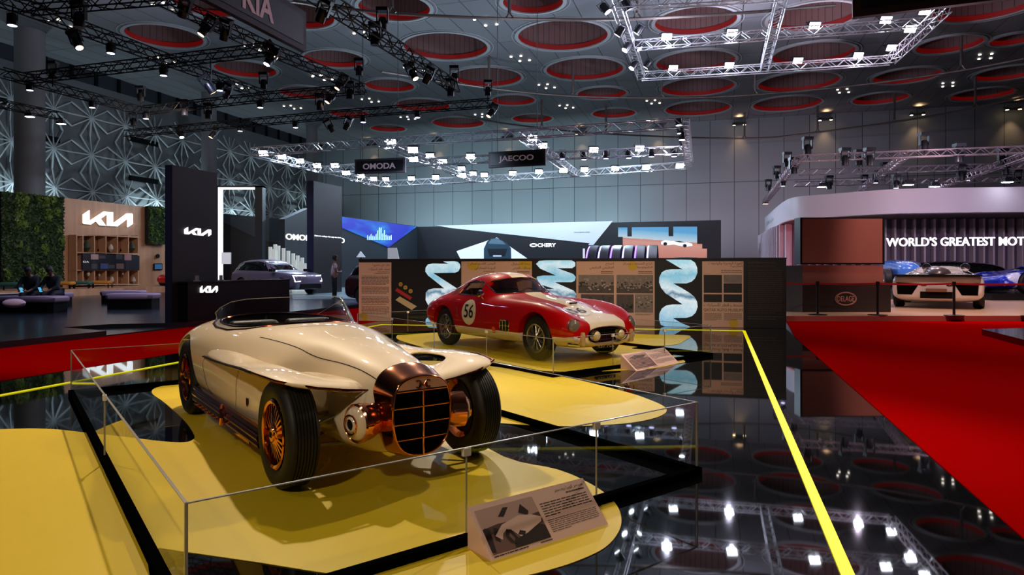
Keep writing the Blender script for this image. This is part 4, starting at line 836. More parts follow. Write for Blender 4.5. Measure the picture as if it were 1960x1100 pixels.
# ================================================================ RED RACING COUPE
fcar = thing('racing_coupe', 'red vintage racing coupe with cream stripe and number 56', 'car', (.956, 10.75, .004), math.atan2(-.8, .6))
def fmat():
    m = mat('red_and_cream_lacquer', (176, 6, 10), .4, coat=.8, spec=.12); nt = m.node_tree; N = nt.nodes; L = nt.links; b = N['Principled BSDF']
    tc = N.new('ShaderNodeTexCoord'); sp = N.new('ShaderNodeSeparateXYZ'); L.new(tc.outputs['Object'], sp.inputs[0])
    def M(op, a, c=None, d=None):
        n = N.new('ShaderNodeMath'); n.operation = op
        for i, x in enumerate((a, c, d)):
            if x is None: continue
            if isinstance(x, (int, float)): n.inputs[i].default_value = x
            else: L.new(x, n.inputs[i])
        return n.outputs[0]
    X, Y, Z = sp.outputs
    low = M('LESS_THAN', Z, .385)
    ay = M('ABSOLUTE', Y); w1 = M('MULTIPLY', M('MAXIMUM', M('SUBTRACT', X, .38), 0), 1.15); w2 = M('MINIMUM', M('ADD', w1, .175), .36)
    st_ = M('MULTIPLY', M('LESS_THAN', ay, w2), M('GREATER_THAN', Z, .45)); nose = M('MULTIPLY', M('GREATER_THAN', X, .64), M('LESS_THAN', ay, .36))
    f = M('MAXIMUM', M('MAXIMUM', low, st_), nose)
    mx = N.new('ShaderNodeMix'); mx.data_type = 'RGBA'; mx.inputs[6].default_value = (*s2l((176, 0, 4)), 1); mx.inputs[7].default_value = (*s2l((236, 218, 184)), 1)
    L.new(f, mx.inputs[0]); L.new(mx.outputs[2], b.inputs['Base Color']); return m
FM = fmat()
fs = [(.80, [(0, .27), (.22, .27), (.40, .30), (.46, .38), (.43, .47), (.33, .53), (.2, .55), (.1, .56), (0, .56)]),
      (.72, [(0, .23), (.36, .23), (.62, .29), (.69, .42), (.67, .56), (.54, .62), (.38, .60), (.2, .60), (0, .605)]),
      (.52, [(0, .2), (.48, .2), (.71, .27), (.77, .45), (.755, .68), (.62, .775), (.40, .68), (.2, .67), (0, .68)]),
      (.28, [(0, .2), (.52, .2), (.74, .26), (.80, .48), (.785, .75), (.63, .85), (.40, .735), (.2, .75), (0, .765)]),
      (0, [(0, .2), (.55, .2), (.76, .26), (.815, .5), (.79, .79), (.63, .90), (.41, .80), (.2, .825), (0, .84)]),
      (-.45, [(0, .2), (.6, .2), (.77, .25), (.815, .5), (.79, .79), (.63, .91), (.42, .855), (.2, .88), (0, .895)]),
      (-.90, [(0, .2), (.6, .2), (.77, .24), (.815, .5), (.785, .79), (.65, .90), (.48, .91), (.25, .93), (0, .94)]),
      (-1.10, [(0, .2), (.6, .2), (.77, .24), (.815, .5), (.785, .785), (.66, .885), (.46, .945), (.27, .995), (0, 1.03)]),
      (-1.34, [(0, .2), (.6, .2), (.77, .24), (.815, .5), (.785, .79), (.67, .90), (.505, 1.07), (.33, 1.22), (0, 1.255)]),
      (-1.52, [(0, .2), (.6, .2), (.77, .24), (.815, .5), (.785, .795), (.68, .905), (.57, 1.19), (.33, 1.29), (0, 1.31)]),
      (-1.9, [(0, .2), (.6, .2), (.77, .24), (.815, .5), (.785, .80), (.685, .91), (.535, 1.22), (.31, 1.31), (0, 1.325)]),
      (-2.25, [(0, .2), (.6, .2), (.77, .25), (.82, .5), (.795, .81), (.68, .92), (.495, 1.17), (.30, 1.255), (0, 1.275)]),
      (-2.6, [(0, .22), (.6, .22), (.78, .27), (.83, .52), (.805, .82), (.66, .92), (.45, 1.05), (.28, 1.12), (0, 1.14)]),
      (-2.88, [(0, .24), (.6, .24), (.78, .30), (.83, .54), (.80, .81), (.64, .90), (.43, .96), (.26, 1.0), (0, 1.015)]),
      (-3.15, [(0, .28), (.55, .28), (.76, .34), (.80, .54), (.77, .76), (.60, .84), (.4, .87), (.25, .885), (0, .89)]),
      (-3.42, [(0, .34), (.45, .34), (.66, .40), (.71, .54), (.68, .68), (.53, .75), (.36, .775), (.2, .785), (0, .79)]),
      (-3.52, [(0, .42), (.3, .42), (.5, .46), (.55, .54), (.52, .62), (.42, .66), (.3, .68), (.15, .685), (0, .69)])]
fb = cage_body(fs, 'body', FM, fcar, 3); fbv = bvh(fb)
cuts = []
for s in (-1, 1):
    for x in (.0, -2.6): m = MB(); m.cyl((x, s * .50, .345), (x, s * 1.1, .345), .385 if x == 0 else .375, n=56); cuts.append(m)
# hollow cabin, then side windows, windscreen and rear window
inn = []
for x, h in fs:
    if -2.7 < x < -1.0:
        q = [(0, .62), (.35, .62), (.62, .63), (.68, .70), (.70, .80), (.635, .89), (h[6][0] - .035, h[6][1] - .035), (h[7][0], h[7][1] - .05), (0, h[8][1] - .045)]; inn.append((x, q))
ic = cage_body(inn, 'cutter_in', DARK, None, 2); 
SW = [(-1.60, .915), (-1.61, 1.12), (-1.65, 1.155), (-1.95, 1.175), (-2.17, 1.12), (-2.27, .93)]
WS = [(-.575, .962), (-.42, .972), (0, .985), (.42, .972), (.575, .962), (.575, 1.10), (.555, 1.145), (.47, 1.18), (.25, 1.215), (0, 1.225), (-.25, 1.215), (-.47, 1.18), (-.555, 1.145), (-.575, 1.10)]
RW = [(-.36, .985), (.36, .985), (.30, 1.11), (-.30, 1.11)]
m = MB(); m.ppoly([Vector((a, -1.2, b)) for a, b in SW], (0, 2.4, 0)); cuts.append(m)
m = MB(); m.ppoly([Vector((-1.50, a, b)) for a, b in WS], (1.5, 0, 0)); cuts.append(m)
m = MB(); m.ppoly([Vector((-3.1, a, b)) for a, b in RW], (1.2, 0, 0)); cuts.append(m)
# radiator mouth and fender vent
MOUTH = [Vector((.40 * (abs(math.cos(a)) ** .75) * (1 if math.cos(a) > 0 else -1), .40 + .125 * (abs(math.sin(a)) ** .8) * (1 if math.sin(a) > 0 else -1))) for a in [2 * pi * k / 36 for k in range(36)]]
m = MB(); m.ppoly([Vector((.60, p[0], p[1])) for p in MOUTH], (.4, 0, 0)); cuts.append(m)
fb.parent = None; cut(fb, [ic] + [tmpobj(m) for m in cuts]); fb.parent = fcar
FG = glassmat('car_glass', (190, 180, 172), .01, 1.5)
for s in (-1, 1):
    patch(fbv, SW, lambda a, b: Vector((a, s * 2, b)), (0, -s, 0), -.008, 'side_window', FG, fcar, .08)
    outline(fbv, SW, lambda a, b: Vector((a, s * 2, b)), (0, -s, 0), .002, .008, 'window_trim', CHROME, fcar)
    SB = [(-1.07, .90), (-1.06, .905), (-1.10, .93)]
patch(fbv, WS, lambda a, b: Vector((2, a, b)), (-1, 0, 0), -.006, 'windscreen', FG, fcar, .08)
outline(fbv, WS, lambda a, b: Vector((2, a, b)), (-1, 0, 0), .004, .010, 'windscreen_trim', CHROME, fcar)
patch(fbv, RW, lambda a, b: Vector((-5, a, b)), (1, 0, 0), -.006, 'rear_window', FG, fcar, .1)
for s in (-1, 1):
    wheel(fcar, 0, s * .675, .335, .17, .215, 'wire', mat('wire_alloy', (190, 186, 180), .25, .95), s); wheel(fcar, -2.6, s * .675, .335, .17, .215, 'wire', mat('wire_alloy'), s)
    # head lamps behind clear covers, fog lamps, overriders, indicators
    c = hit(fbv, (2, s * .585, .545), (-1, 0, 0), 0)
    m = MB(); m.lathe([(.105, -.03), (.095, .008), (.08, .03), (.045, .044), (.004, .05)], c + Vector((-.035, 0, .0)), (.93, s * .25, .18), 28); m.build('head_lamp_cover', mat('lamp_cover_dark', (110, 98, 88), .08, coat=1), fcar, smooth=True)
    m = MB(); m.lathe([(.107, 0), (.112, .010), (.099, .016)], c + Vector((-.045, 0, .0)), (.93, s * .25, .18), 28, cap=False); m.build('head_lamp_rim', FM if False else mat('rim_dark_red', (90, 10, 10), .3), fcar, smooth=True)
    m = MB(); m.lathe([(.078, -.06), (.078, 0), (.07, .012)], (.80, s * .25, .40), (1, 0, 0), 28); m.build('fog_lamp', CHROME, fcar, smooth=True)
    m = MB(); m.lathe([(.068, .008), (.055, .024), (.03, .034), (.003, .038)], (.80, s * .25, .40), (1, 0, 0), 28); m.build('fog_lens', mat('fog_glass', (226, 206, 160), .12, coat=1), fcar, smooth=True)
    m = MB(); m.loft([[Vector((.74 + dx, s * .50 + dy * k, z)) for dx, dy in ((-.03, -.05), (.05, -.045), (.06, 0), (.05, .045), (-.03, .05))] for z, k in ((.27, .6), (.29, .8), (.40, .75), (.45, .6), (.465, .3))]); m.build('overrider', mat('overrider_cream', (196, 160, 104), .2, coat=1), fcar, smooth=True)
    m = MB(); m.tube([(.70, s * .50, .27), (.62, s * .66, .29)], .03, 8); m.build('overrider_bracket', CHROME, fcar, smooth=True)
    m = MB(); m.lathe([(.04, -.01), (.04, .006), (.02, .02), (.002, .024)], hit(fbv, (2, s * .60, .365), (-1, 0, 0), 0), (.8, s * .6, 0), 18); m.build('indicator', mat('indicator_glass', (200, 190, 180), .1, coat=1), fcar, smooth=True)
    # louvred vent behind the front wheel
    V = [(-.85, .40), (-.845, .52), (-.82, .56), (-.62, .56), (-.60, .54), (-.61, .41), (-.64, .39), (-.83, .39)]
    patch(fbv, V, lambda a, b: Vector((a, s * 2, b)), (0, -s, 0), .003, 'side_vent', mat('vent_dark', (20, 17, 15), .6), fcar, .05)
    outline(fbv, V, lambda a, b: Vector((a, s * 2, b)), (0, -s, 0), .006, .007, 'vent_frame', CHROME, fcar)
    for a, b in (((-.775, .39), (-.765, .555)), ((-.695, .39), (-.685, .555)), ((-.845, .475), (-.61, .475))): outline(fbv, [a, b], lambda a_, b_: Vector((a_, s * 2, b_)), (0, -s, 0), .008, .005, 'vent_bar', CHROME, fcar, False)
    # roundels with the race number
    rd = [(-1.76 + .215 * math.cos(t), .635 + .215 * math.sin(t)) for t in [2 * pi * k / 36 for k in range(36)]]
    WD = mat('roundel_white', (236, 226, 206), .35, coat=.6)
    patch(fbv, rd, lambda a, b: Vector((a, s * 2, b)), (0, -s, 0), .0045, 'number_roundel', WD, fcar, .05)
    x0, x1 = (-1.90, -1.62) if s < 0 else (-1.62, -1.90)
    textpatch(fbv, '56', lambda a, b: Vector((a, s * 2, b)), (0, -s, 0), .008, x0, x1, .54, .77, 'race_number', mat('number_black', (8, 8, 8), .4), fcar, .012)
    outline(fbv, [(-1.42, .88), (-1.40, .40)], lambda a, b: Vector((a, s * 2, b)), (0, -s, 0), .0, .0028, 'door_gap', mat('gap_dark', (60, 4, 6), .6), fcar, False)
    outline(fbv, [(-2.30, .88), (-2.27, .6), (-2.2, .45)], lambda a, b: Vector((a, s * 2, b)), (0, -s, 0), .0, .0028, 'door_gap', mat('gap_dark'), fcar, False)
    outline(fbv, [(-2.16, .70), (-2.09, .54)], lambda a, b: Vector((a, s * 2, b)), (0, -s, 0), .003, .006, 'side_moulding', CHROME, fcar, False)
    c = [(-1.03 + .05 * math.cos(t), .385 + .055 * math.sin(t)) for t in [2 * pi * k / 20 for k in range(20)]]
    patch(fbv, c, lambda a, b: Vector((a, s * 2, b)), (0, -s, 0), .004, 'orange_sticker', mat('sticker_orange', (236, 96, 30), .5), fcar, .04)
    for k, (xx, zz) in enumerate(((-2.36, .93), (-2.41, .92), (-2.46, .91))): outline(fbv, [(xx, zz), (xx - .03, zz + .11)], lambda a, b: Vector((a, s * 2, b)), (0, -s, 0), .003, .008, 'quarter_louvre', mat('vent_dark'), fcar, False)
    # seats
    m = MB(); m.obox((-2.1, s * .33, .78), (1, 0, .0), (0, 1, 0), (-.2, 0, 1), .06, .21, .25); o = m.build('seat', mat('seat_brown', (60, 30, 24), .5), fcar); md = o.modifiers.new('b', 'BEVEL'); md.width = .04; md.segments = 3; bake(o)
rd = [(.31 + .20 * math.cos(t), -.20 + .22 * math.sin(t)) for t in [2 * pi * k / 36 for k in range(36)]]
patch(fbv, rd, lambda a, b: Vector((a, b, 2)), (0, 0, -1), .005, 'number_roundel', WD, fcar, .05)
bm5 = lambda a, b: Vector((b, a, 2))
textpatch(fbv, '56', lambda a, b: Vector((b, a, 2)), (0, 0, -1), .010, -.36, -.06, .42, .22, 'race_number', mat('number_black'), fcar, .012)
V = [(-.02, .36), (-.10, .365), (-.10, .40), (-.02, .40)]
m = MB(); c = hit(fbv, (-.02, 0, 2), (0, 0, -1), 0); m.ball(c + Vector((-.05, 0, -.012)), (.10, .10, .032), 20, 10); m.build('bonnet_scoop', mat('stripe_cream', (236, 218, 184), .25, coat=1), fcar, smooth=True)
m = MB(); m.obox(c + Vector((.035, 0, .010)), (1, 0, 0), (0, 1, 0), (0, 0, 1), .01, .075, .010); m.build('scoop_mouth', DARK, fcar)
# mouth: egg-crate grille and chrome lip
m = MB(); m.ppoly([Vector((.615, p[0] * .99, p[1])) for p in MOUTH], (.01, 0, 0)); m.build('grille_backing', mat('grille_black'), fcar)
m = MB()
for k in range(-9, 10): m.cyl((.66, k * .04, .30), (.66, k * .04, .50), .004, n=4)
for k in range(4): m.cyl((.66, -.38, .325 + k * .05), (.66, .38, .325 + k * .05), .004, n=4)
m.build('grille_mesh', mat('grille_steel', (60, 58, 56), .4, .8), fcar)
q = [hit(fbv, (2, p[0] * 1.02, .40 + (p[1] - .40) * 1.02), (-1, 0, 0), -.0) for p in MOUTH]; m = MB(); m.tube([p for p in q if p is not None], .008, 6, True); m.build('mouth_lip', CHROME, fcar, smooth=True)
m = MB(); m.box(.70, .735, -.20, .20, .20, .275); m.build('number_plate', mat('plate_black', (12, 12, 12), .4), fcar)
textobj('plate_text', '437 FLL', mat('plate_letters', (220, 210, 190), .5), fcar, (.7365, -.17, .215), (0, .34, 0), (0, 0, .045))
# door mirror, wipers, badge, steering wheel
p = hit(fbv, (-1.43, -2, .86), (0, 1, 0), 0); m = MB(); m.cyl(p, p + Vector((.0, -.05, .07)), .008, n=6); m.lathe([(.002, -.04), (.045, -.028), (.064, .005), (.066, .014)], p + Vector((0, -.06, .10)), (-1, .1, 0), 20); m.build('door_mirror', CHROME, fcar, smooth=True)
outline(fbv, [(-.52, .985), (-.20, 1.005)], lambda a, b: Vector((2, a, b)), (-1, 0, 0), .018, .005, 'wiper', DARK, fcar, False)
outline(fbv, [(-.02, .99), (.30, 1.01)], lambda a, b: Vector((2, a, b)), (-1, 0, 0), .018, .005, 'wiper', DARK, fcar, False)
m = MB(); m.lathe([(.165, -.011), (.176, 0), (.165, .011), (.154, 0)], (-1.62, .33, .88), (.9, 0, -.4), 26, closed=True); m.cyl((-1.62, .33, .88), (-1.4, .33, .80), .018, n=8)
for a in (0, 120, 240): m.cyl((-1.62, .33, .88), Vector((-1.62, .33, .88)) + Vector((.4 * math.sin(R(a)), math.cos(R(a)), .91 * math.sin(R(a)))) * .16, .008, n=5)
m.build('steering_wheel', mat('wheel_wood', (90, 50, 24), .3), fcar, smooth=True)
m = MB(); m.box(.635, .66, -.02, .02, .585, .615); c = hit(fbv, (.60, 0, 2), (0, 0, -1), -.002); m = MB(); m.lathe([(.022, 0), (.022, .004)], c, (.3, 0, 1), 14); m.build('badge', mat('badge_yellow', (210, 160, 30), .3, .4), fcar)
# ================================================================ BACKGROUND CARS
def gcar(style, name, label, paint, loc, rz, scale=1.0, glass=None, cat='car', group=None):
    t = thing(name, label, cat, loc, rz, group); k = scale
    if style == 'suv':
        S_ = [(.95, .34, .62, .86, .90), (.80, .26, .80, .93, .98), (.45, .24, .90, 1.00, 1.06), (-.1, .24, .93, 1.04, 1.10), (-.55, .24, .94, 1.06, 1.14), (-.85, .24, .94, 1.07, 1.30, 1), (-1.35, .24, .94, 1.08, 1.62, 1), (-2.2, .24, .94, 1.09, 1.68, 1), (-3.0, .24, .94, 1.09, 1.64, 1), (-3.45, .26, .92, 1.08, 1.50, 1), (-3.65, .30, .90, 1.05, 1.14), (-3.72, .42, .80, .95, .98)]
        W, wb, wr, tip = .93, -2.85, .38, .26
    elif style == 'low':
        S_ = [(.95, .22, .66, .44, .46), (.80, .14, .86, .56, .58), (.35, .12, .95, .72, .66), (-.2, .12, .97, .74, .70), (-.7, .12, .97, .74, .80, 1), (-1.3, .12, .97, .76, 1.04, 1), (-1.8, .12, .97, .78, 1.08, 1), (-2.4, .12, .98, .80, .98, 1), (-3.0, .14, 1.0, .82, .86), (-3.4, .18, .98, .82, .84), (-3.55, .28, .9, .76, .78)]
        W, wb, wr, tip = .98, -2.65, .34, .30
    else:
        S_ = [(.62, .34, .30, .72, .80), (.40, .28, .36, .80, .90), (-.1, .26, .44, .88, .98), (-.8, .26, .60, .92, 1.02), (-1.2, .26, .74, .92, 1.04), (-1.9, .26, .78, .92, .98), (-2.5, .28, .78, .88, .94), (-3.1, .34, .66, .76, .82), (-3.4, .44, .44, .66, .68)]
        W, wb, wr, tip = .72, -2.7, .36, .18
    rows = []
    for s_ in S_:
        x, zb, hw, zs, zt = s_[:5]; cab = len(s_) > 5; cw = .66 if style == 'suv' else .55
        q = [(0, zb), (hw * .7, zb), (hw * .97, zb + .08), (hw, (zb + zs) * .52), (hw * .97, zs - .04)]
        q += [(hw * .90, zs + .01), (cw + .06, zt - .10 if zt - zs > .2 else zs + .02), (cw * .8, zt - .015), (0, zt)] if cab else [(hw * .86, zs + .01), (hw * .6, (zs + zt) / 2 + .02), (hw * .3, zt), (0, zt)]
        rows.append((x * k, [(a * k, b * k) for a, b in q]))
    bo = cage_body(rows, 'body', paint, t, 2); bv = bvh(bo); gl = glass or mat('tinted_glass', (10, 11, 14), .06, coat=1)
    cut_ = []
    for s in (-1, 1):
        for x in (0, wb):
            m = MB(); m.cyl((x * k, s * W * .62 * k, wr * k), (x * k, s * 1.5 * k, wr * k), (wr + .05) * k, n=32); cut_.append(m)
    bo.parent = None; cut(bo, [tmpobj(m) for m in cut_]); bo.parent = t
    if style == 'suv': sw = [(-.95, 1.10), (-1.42, 1.50), (-1.9, 1.55), (-3.05, 1.50), (-3.42, 1.30), (-3.40, 1.14)]; ws = [(-.74, 1.16), (.74, 1.16), (.62, 1.54), (-.62, 1.54)]
    elif style == 'low': sw = [(-.85, .80), (-1.3, .96), (-1.8, 1.0), (-2.3, .92), (-2.4, .84)]; ws = [(-.5, .80), (.5, .80), (.40, 1.02), (-.40, 1.02)]
    if style != 'classic':
        for s in (-1, 1): patch(bv, [(a * k, b * k) for a, b in sw], lambda a, b: Vector((a, s * 3, b)), (0, -s, 0), .006, 'side_window', gl, t, .14 * k)
        patch(bv, [(a * k, b * k) for a, b in ws], lambda a, b: Vector((4, a, b)), (-1, 0, 0), .006, 'windscreen', gl, t, .14 * k)
        if style == 'suv':
            patch(bv, [(-.62 * k, 1.14 * k), (.62 * k, 1.14 * k), (.55 * k, 1.44 * k), (-.55 * k, 1.44 * k)], lambda a, b: Vector((-6, a, b)), (1, 0, 0), .006, 'rear_window', gl, t, .14 * k)
    for s in (-1, 1):
        for x in (0, wb):
            w_ = bpy.data.objects.new('wheel', None); COL.objects.link(w_); w_.parent = t; w_.location = (x * k, s * (W - .12) * k, wr * k)
            r = wr * k; h = .12 * k
            m = MB(); m.lathe([(r * .6, -h), (r * .92, -h), (r, -h * .7), (r, h * .7), (r * .92, h), (r * .6, h)], (0, 0, 0), (0, 1, 0), 28, cap=False); m.build('tyre', RUBBER, w_, smooth=True)
            m = MB(); m.lathe([(r * .62, s * h), (r * .58, s * h * .6), (.01, s * h * .4)], (0, 0, 0), (0, 1, 0), 28, cap=False)
            for j in range(8):
                a = 2 * pi * j / 8; c = Vector((math.cos(a), 0, math.sin(a))); m.obox(c * r * .3 + Vector((0, s * h * .7, 0)), c, (0, 1, 0), (-math.sin(a), 0, math.cos(a)), r * .3, h * .12, r * .05)
            m.build('rim', STEEL if style != 'suv' else mat('rim_black', (20, 20, 22), .3, .5), w_, smooth=True)
    return t, bv

# electric suv on the far left display
SUVP = mat('suv_satin_violet', (120, 112, 130), .3, .55, coat=.6)
p = P(540, 512, 31.8); sv, sb = gcar('suv', 'concept_suv', 'silver-violet concept suv with white light signature on the dark display', SUVP, (p.x + .7, p.y, .14), R(-32), 1.0)
LW_ = mat('led_white', (255, 255, 255), .4, emis=5)
for s in (-1, 1):
    outline(sb, [(s * .30, .88), (s * .62, .90), (s * .80, .90), (s * .78, .62), (s * .58, .64)], lambda a, b: Vector((4, a, b)), (-1, 0, 0), .012, .018, 'light_signature', LW_, sv, False)
    m = MB(); m.box(-.62, -.40, s * 1.0 - .1, s * 1.0 + .1, 1.08, 1.2) ; m.build('door_mirror', mat('rim_black'), sv)
m = MB(); m.box(.84, .95, -.6, .6, .30, .52); m.build('lower_grille', DARK, sv)
m = MB(); m.box(-.5, -2.3, .90, .955, .24, .34); m.box(-2.3, -.5, -.955, -.90, .24, .34); m.build('side_cladding', DARK, sv)
p = P(728, 512, 24.5); gcar('suv', 'dark_suv', 'dark suv hidden behind the left end of the black exhibition wall', mat('suv_dark_red', (46, 14, 20), .25, coat=1), (p.x + 2.4, p.y, .02), R(-14), .98)
p = P(1297, 512, 30); gcar('suv', 'black_suv', 'black suv roof showing above the exhibition wall by the desert screen', mat('suv_black', (14, 15, 18), .2, coat=1), (p.x + .2, p.y - 1.2, .14), R(-100), 1.05)
# cars on the stand at the right
QP = .147
WHT = mat('hyper_white', (232, 226, 222), .22, coat=1)
p = PZ(1795, 588, QP); yaw = math.atan2(p.y, p.x) - R(2)
hc, hb = gcar('low', 'hypercar', 'white hypercar seen from behind with black rear grilles behind the red belt barrier', WHT, (p.x + math.cos(yaw) * 3.4, p.y + math.sin(yaw) * 3.4, QP), yaw, 1.24)
k = 1.24
for s in (-1, 1):
    patch(hb, [(s * .36 * k, .62 * k), (s * .86 * k, .64 * k), (s * .84 * k, .34 * k), (s * .52 * k, .34 * k)], lambda a, b: Vector((-9, a, b)), (1, 0, 0), .01, 'rear_grille', mat('grille_black'), hc, .08)
    m = MB(); m.ball(hit(hb, (-9, s * .27 * k, .58 * k), (1, 0, 0), 0), (.03, .09, .035), 12, 8); m.build('tail_lamp', mat('tail_dark_red', (60, 8, 8), .2, coat=1), hc, smooth=True)
    m = MB(); m.lathe([(.10, .12), (.13, .02), (.12, -.02), (.01, -.04)], (-2.5 * k, s * .42 * k - .2, 1.02 * k), (1, 0, 0), 20); m.build('roof_lamp', CHROME, hc, smooth=True)
m = MB(); m.box(-3.62 * k, -3.40 * k, -.34 * k, .34 * k, .26 * k, .42 * k); m.build('diffuser', DARK, hc)
m = MB(); m.box(-3.70 * k, -3.3 * k, -.92 * k, .92 * k, .80 * k, .84 * k); m.build('rear_wing', mat('wing_black', (16, 14, 14), .25, coat=1), hc)
m = MB(); m.box(-3.69 * k, -3.63 * k, -.22 * k, .22 * k, .42 * k, .50 * k); m.build('number_plate', mat('plate_amber', (120, 84, 60), .4), hc)
m = MB(); m.ball((-2.9 * k, 0, .86 * k), (.5 * k, .30 * k, .17 * k), 20, 10); m.build('engine_cover', mat('cover_grey', (70, 62, 66), .3, coat=.6), hc, smooth=True)
def plinth(label, px0, px1, Y, z, d=3.2):
    a = P(px0, 512, Y); b = P(px1, 512, Y); m = MB(); m.box(a.x, b.x, Y - .9, Y + d, QP, z); tag(m.build('display_plinth', mat('plinth_black', (12, 12, 14), .25)), label, 'plinth')
plinth('black display plinth under the blue racing car at the right edge', 1868, 2120, 27.0, .40, 3)
BLU = nodemat('race_blue_paint', lambda N, L, tc: ramp(N, L, (lambda n: (n.inputs['Scale'].__setattr__('default_value', 1.3), n.inputs['Detail'].__setattr__('default_value', 8), L.new(tc.outputs['Object'], n.inputs[0]), n.outputs['Fac'])[-1])(N.new('ShaderNodeTexNoise')), [(0, (6, 40, 170)), (.56, (8, 50, 190)), (.60, (210, 220, 240)), (.66, (225, 230, 245)), (.70, (8, 50, 190))]), .22, coat=1)
p = P(1923, 512, 27.6); gcar('low', 'racing_car', 'low blue racing car with white splashes at the right edge', BLU, (p.x, p.y, .40), R(188), 1.15)
p = P(1752, 512, 26.5); gcar('classic', 'vintage_roadster', 'light blue vintage roadster beyond the white hypercar', mat('sky_blue_paint', (70, 130, 225), .2, coat=1), (15.95, 27.6, .55), R(250), 1.15); plinth('black plinth under the light blue vintage roadster', 1694, 1738, 27.4, .55, 4.1)
p = P(1850, 512, 24.8); gcar('classic', 'vintage_convertible', 'dark convertible with black folded roof behind the hypercar', mat('black_paint', (14, 14, 18), .25, coat=1), (19.6, 32.6, .5), R(188), 1.2); plinth('black plinth under the dark convertible', 1720, 1905, 32.4, .5, 1.4)
p = P(1514, 512, 21.5); gcar('low', 'scarlet_sports_car', 'bright red car peeking out left of the tall screen stand', mat('scarlet_paint', (180, 16, 14), .2, coat=1), (p.x - .75, p.y + 1.2, QP), R(268), 1.1)
p = P(337, 512, 37); gcar('low', 'show_car', 'red and white car peeking out left of the tall dark tower', mat('red_white_paint', (190, 30, 26), .25, coat=1), (p.x, p.y, .43), R(-90), .85)

# ================================================================ STAND AT THE RIGHT
PINKW = mat('stand_white', (196, 184, 196), .55); MAU = mat('stand_mauve', (96, 84, 104), .6)
a = G(1505, 615); b = Vector((a.x + 40, a.y + .3, 0)); 
fl_ = [a, b, b + Vector((0, 34, 0)), a + Vector((4, 34, 0)), a + Vector((.6, 8, 0))]
m = MB(); m.ppoly([Vector((q.x, q.y, .0)) for q in fl_], (0, 0, QP - .01)); tag(m.build('stand_floor', mat('riser_red_brown', (176, 84, 72), .6)), 'raised floor edge of the right-hand stand', 'platform', kind='structure')
m = MB(); m.ppoly([Vector((q.x, q.y, QP - .01)) for q in fl_], (0, 0, .01)); tag(m.build('stand_floor_top', mat('stand_floor_beige', (196, 160, 132), .3, var=.06)), 'pale beige top of the right-hand stand floor', 'floor', kind='structure')
rib = [(1464, 49), (1474, 45), (1485, 41), (1497, 37.8), (1508, 35.9), (1517, 35.1), (1530, 34.5), (1560, 33.9), (1588, 33.4), (1650, 32.2), (1720, 31.2), (1840, 30.7), (1960, 30.4), (2200, 30.2)]
rp_ = [Vector((P(x, 512, Y).x, Y, 0)) for x, Y in rib]
t = thing('curved_canopy', 'white curved fascia band above the right-hand stand', 'canopy', (0, 0, 0))
m = MB(); off = [Vector((.25, .5, 0))] * len(rp_); m.loft([[p + UZ * 3.88, p + UZ * 5.0, p + o_ + UZ * 5.0, p + o_ + UZ * 3.88] for p, o_ in zip(rp_, off)]); m.build('fascia', mat('fascia_white', (206, 200, 208), .5, bump=.05, bscale=4), t, smooth=True)
m = MB(); m.loft([[p + Vector((.3, .6, 0)) + UZ * 3.86, p + Vector((1.4, 4.4, 0)) + UZ * 3.86, p + Vector((1.4, 4.4, 0)) + UZ * 3.9, p + Vector((.3, .6, 0)) + UZ * 3.9] for p in rp_]); m.build('soffit', mat('soffit_grey', (70, 62, 70), .6), t)
u = (rp_[3] - rp_[0]).normalized(); n_ = Vector((u.y, -u.x, 0)); o_ = rp_[0] + u * 1.2 - n_ * -.03
textobj('lettering', 'QATAR ' + arabic('جناح السيارات'), mat('letters_grey', (110, 106, 112), .5), t, rp_[0] + u * 1.5 + n_ * .03 + UZ * 4.2, u * 5.5, UZ * .38)
t = thing('fin_wall', 'mauve wall of vertical fins behind the cars on the right-hand stand', 'wall')
back = [p + Vector((1.3, 4.0, 0)) for p in rp_]
m = MB(); m.loft([[p + UZ * QP, p + UZ * 3.86, p + Vector((.2, .3, 0)) + UZ * 3.86, p + Vector((.2, .3, 0)) + UZ * QP] for p in back]); m.build('wall_panel', MAU, t)
L_ = [0]
for i in range(len(back) - 1): L_.append(L_[-1] + (back[i + 1] - back[i]).length)
d = .5
while d < L_[-1] - 1 and d < 34:
    i = max(j for j in range(len(L_)) if L_[j] <= d); f = (d - L_[i]) / (L_[i + 1] - L_[i]); p = back[i].lerp(back[i + 1], f); u = (back[i + 1] - back[i]).normalized(); n_ = Vector((u.y, -u.x, 0))
    m = MB(); m.obox(p + n_ * .18 + UZ * 2.0, n_, u, UZ, .2, .045, 1.85); m.build('fin', PINKW, t); d += .455 if i > 6 else .6
a = P(1697, 471.5, 29.6); b = P(1950, 469.5, 29.2); u = b - a; wdt = u.length * 22.3 / 19
textobj('wall_lettering', "WORLD'S GREATEST MOTOR", mat('letters_glow', (255, 255, 255), .5, emis=1.1), None, a, u.normalized() * wdt, UZ * (17 / FPX * 29.6), (0, .05, 0), .012)
o = COL.objects['wall_lettering']; tag(o, "glowing white words WORLD'S GREATEST MOTOR in front of the fins", 'lettering')
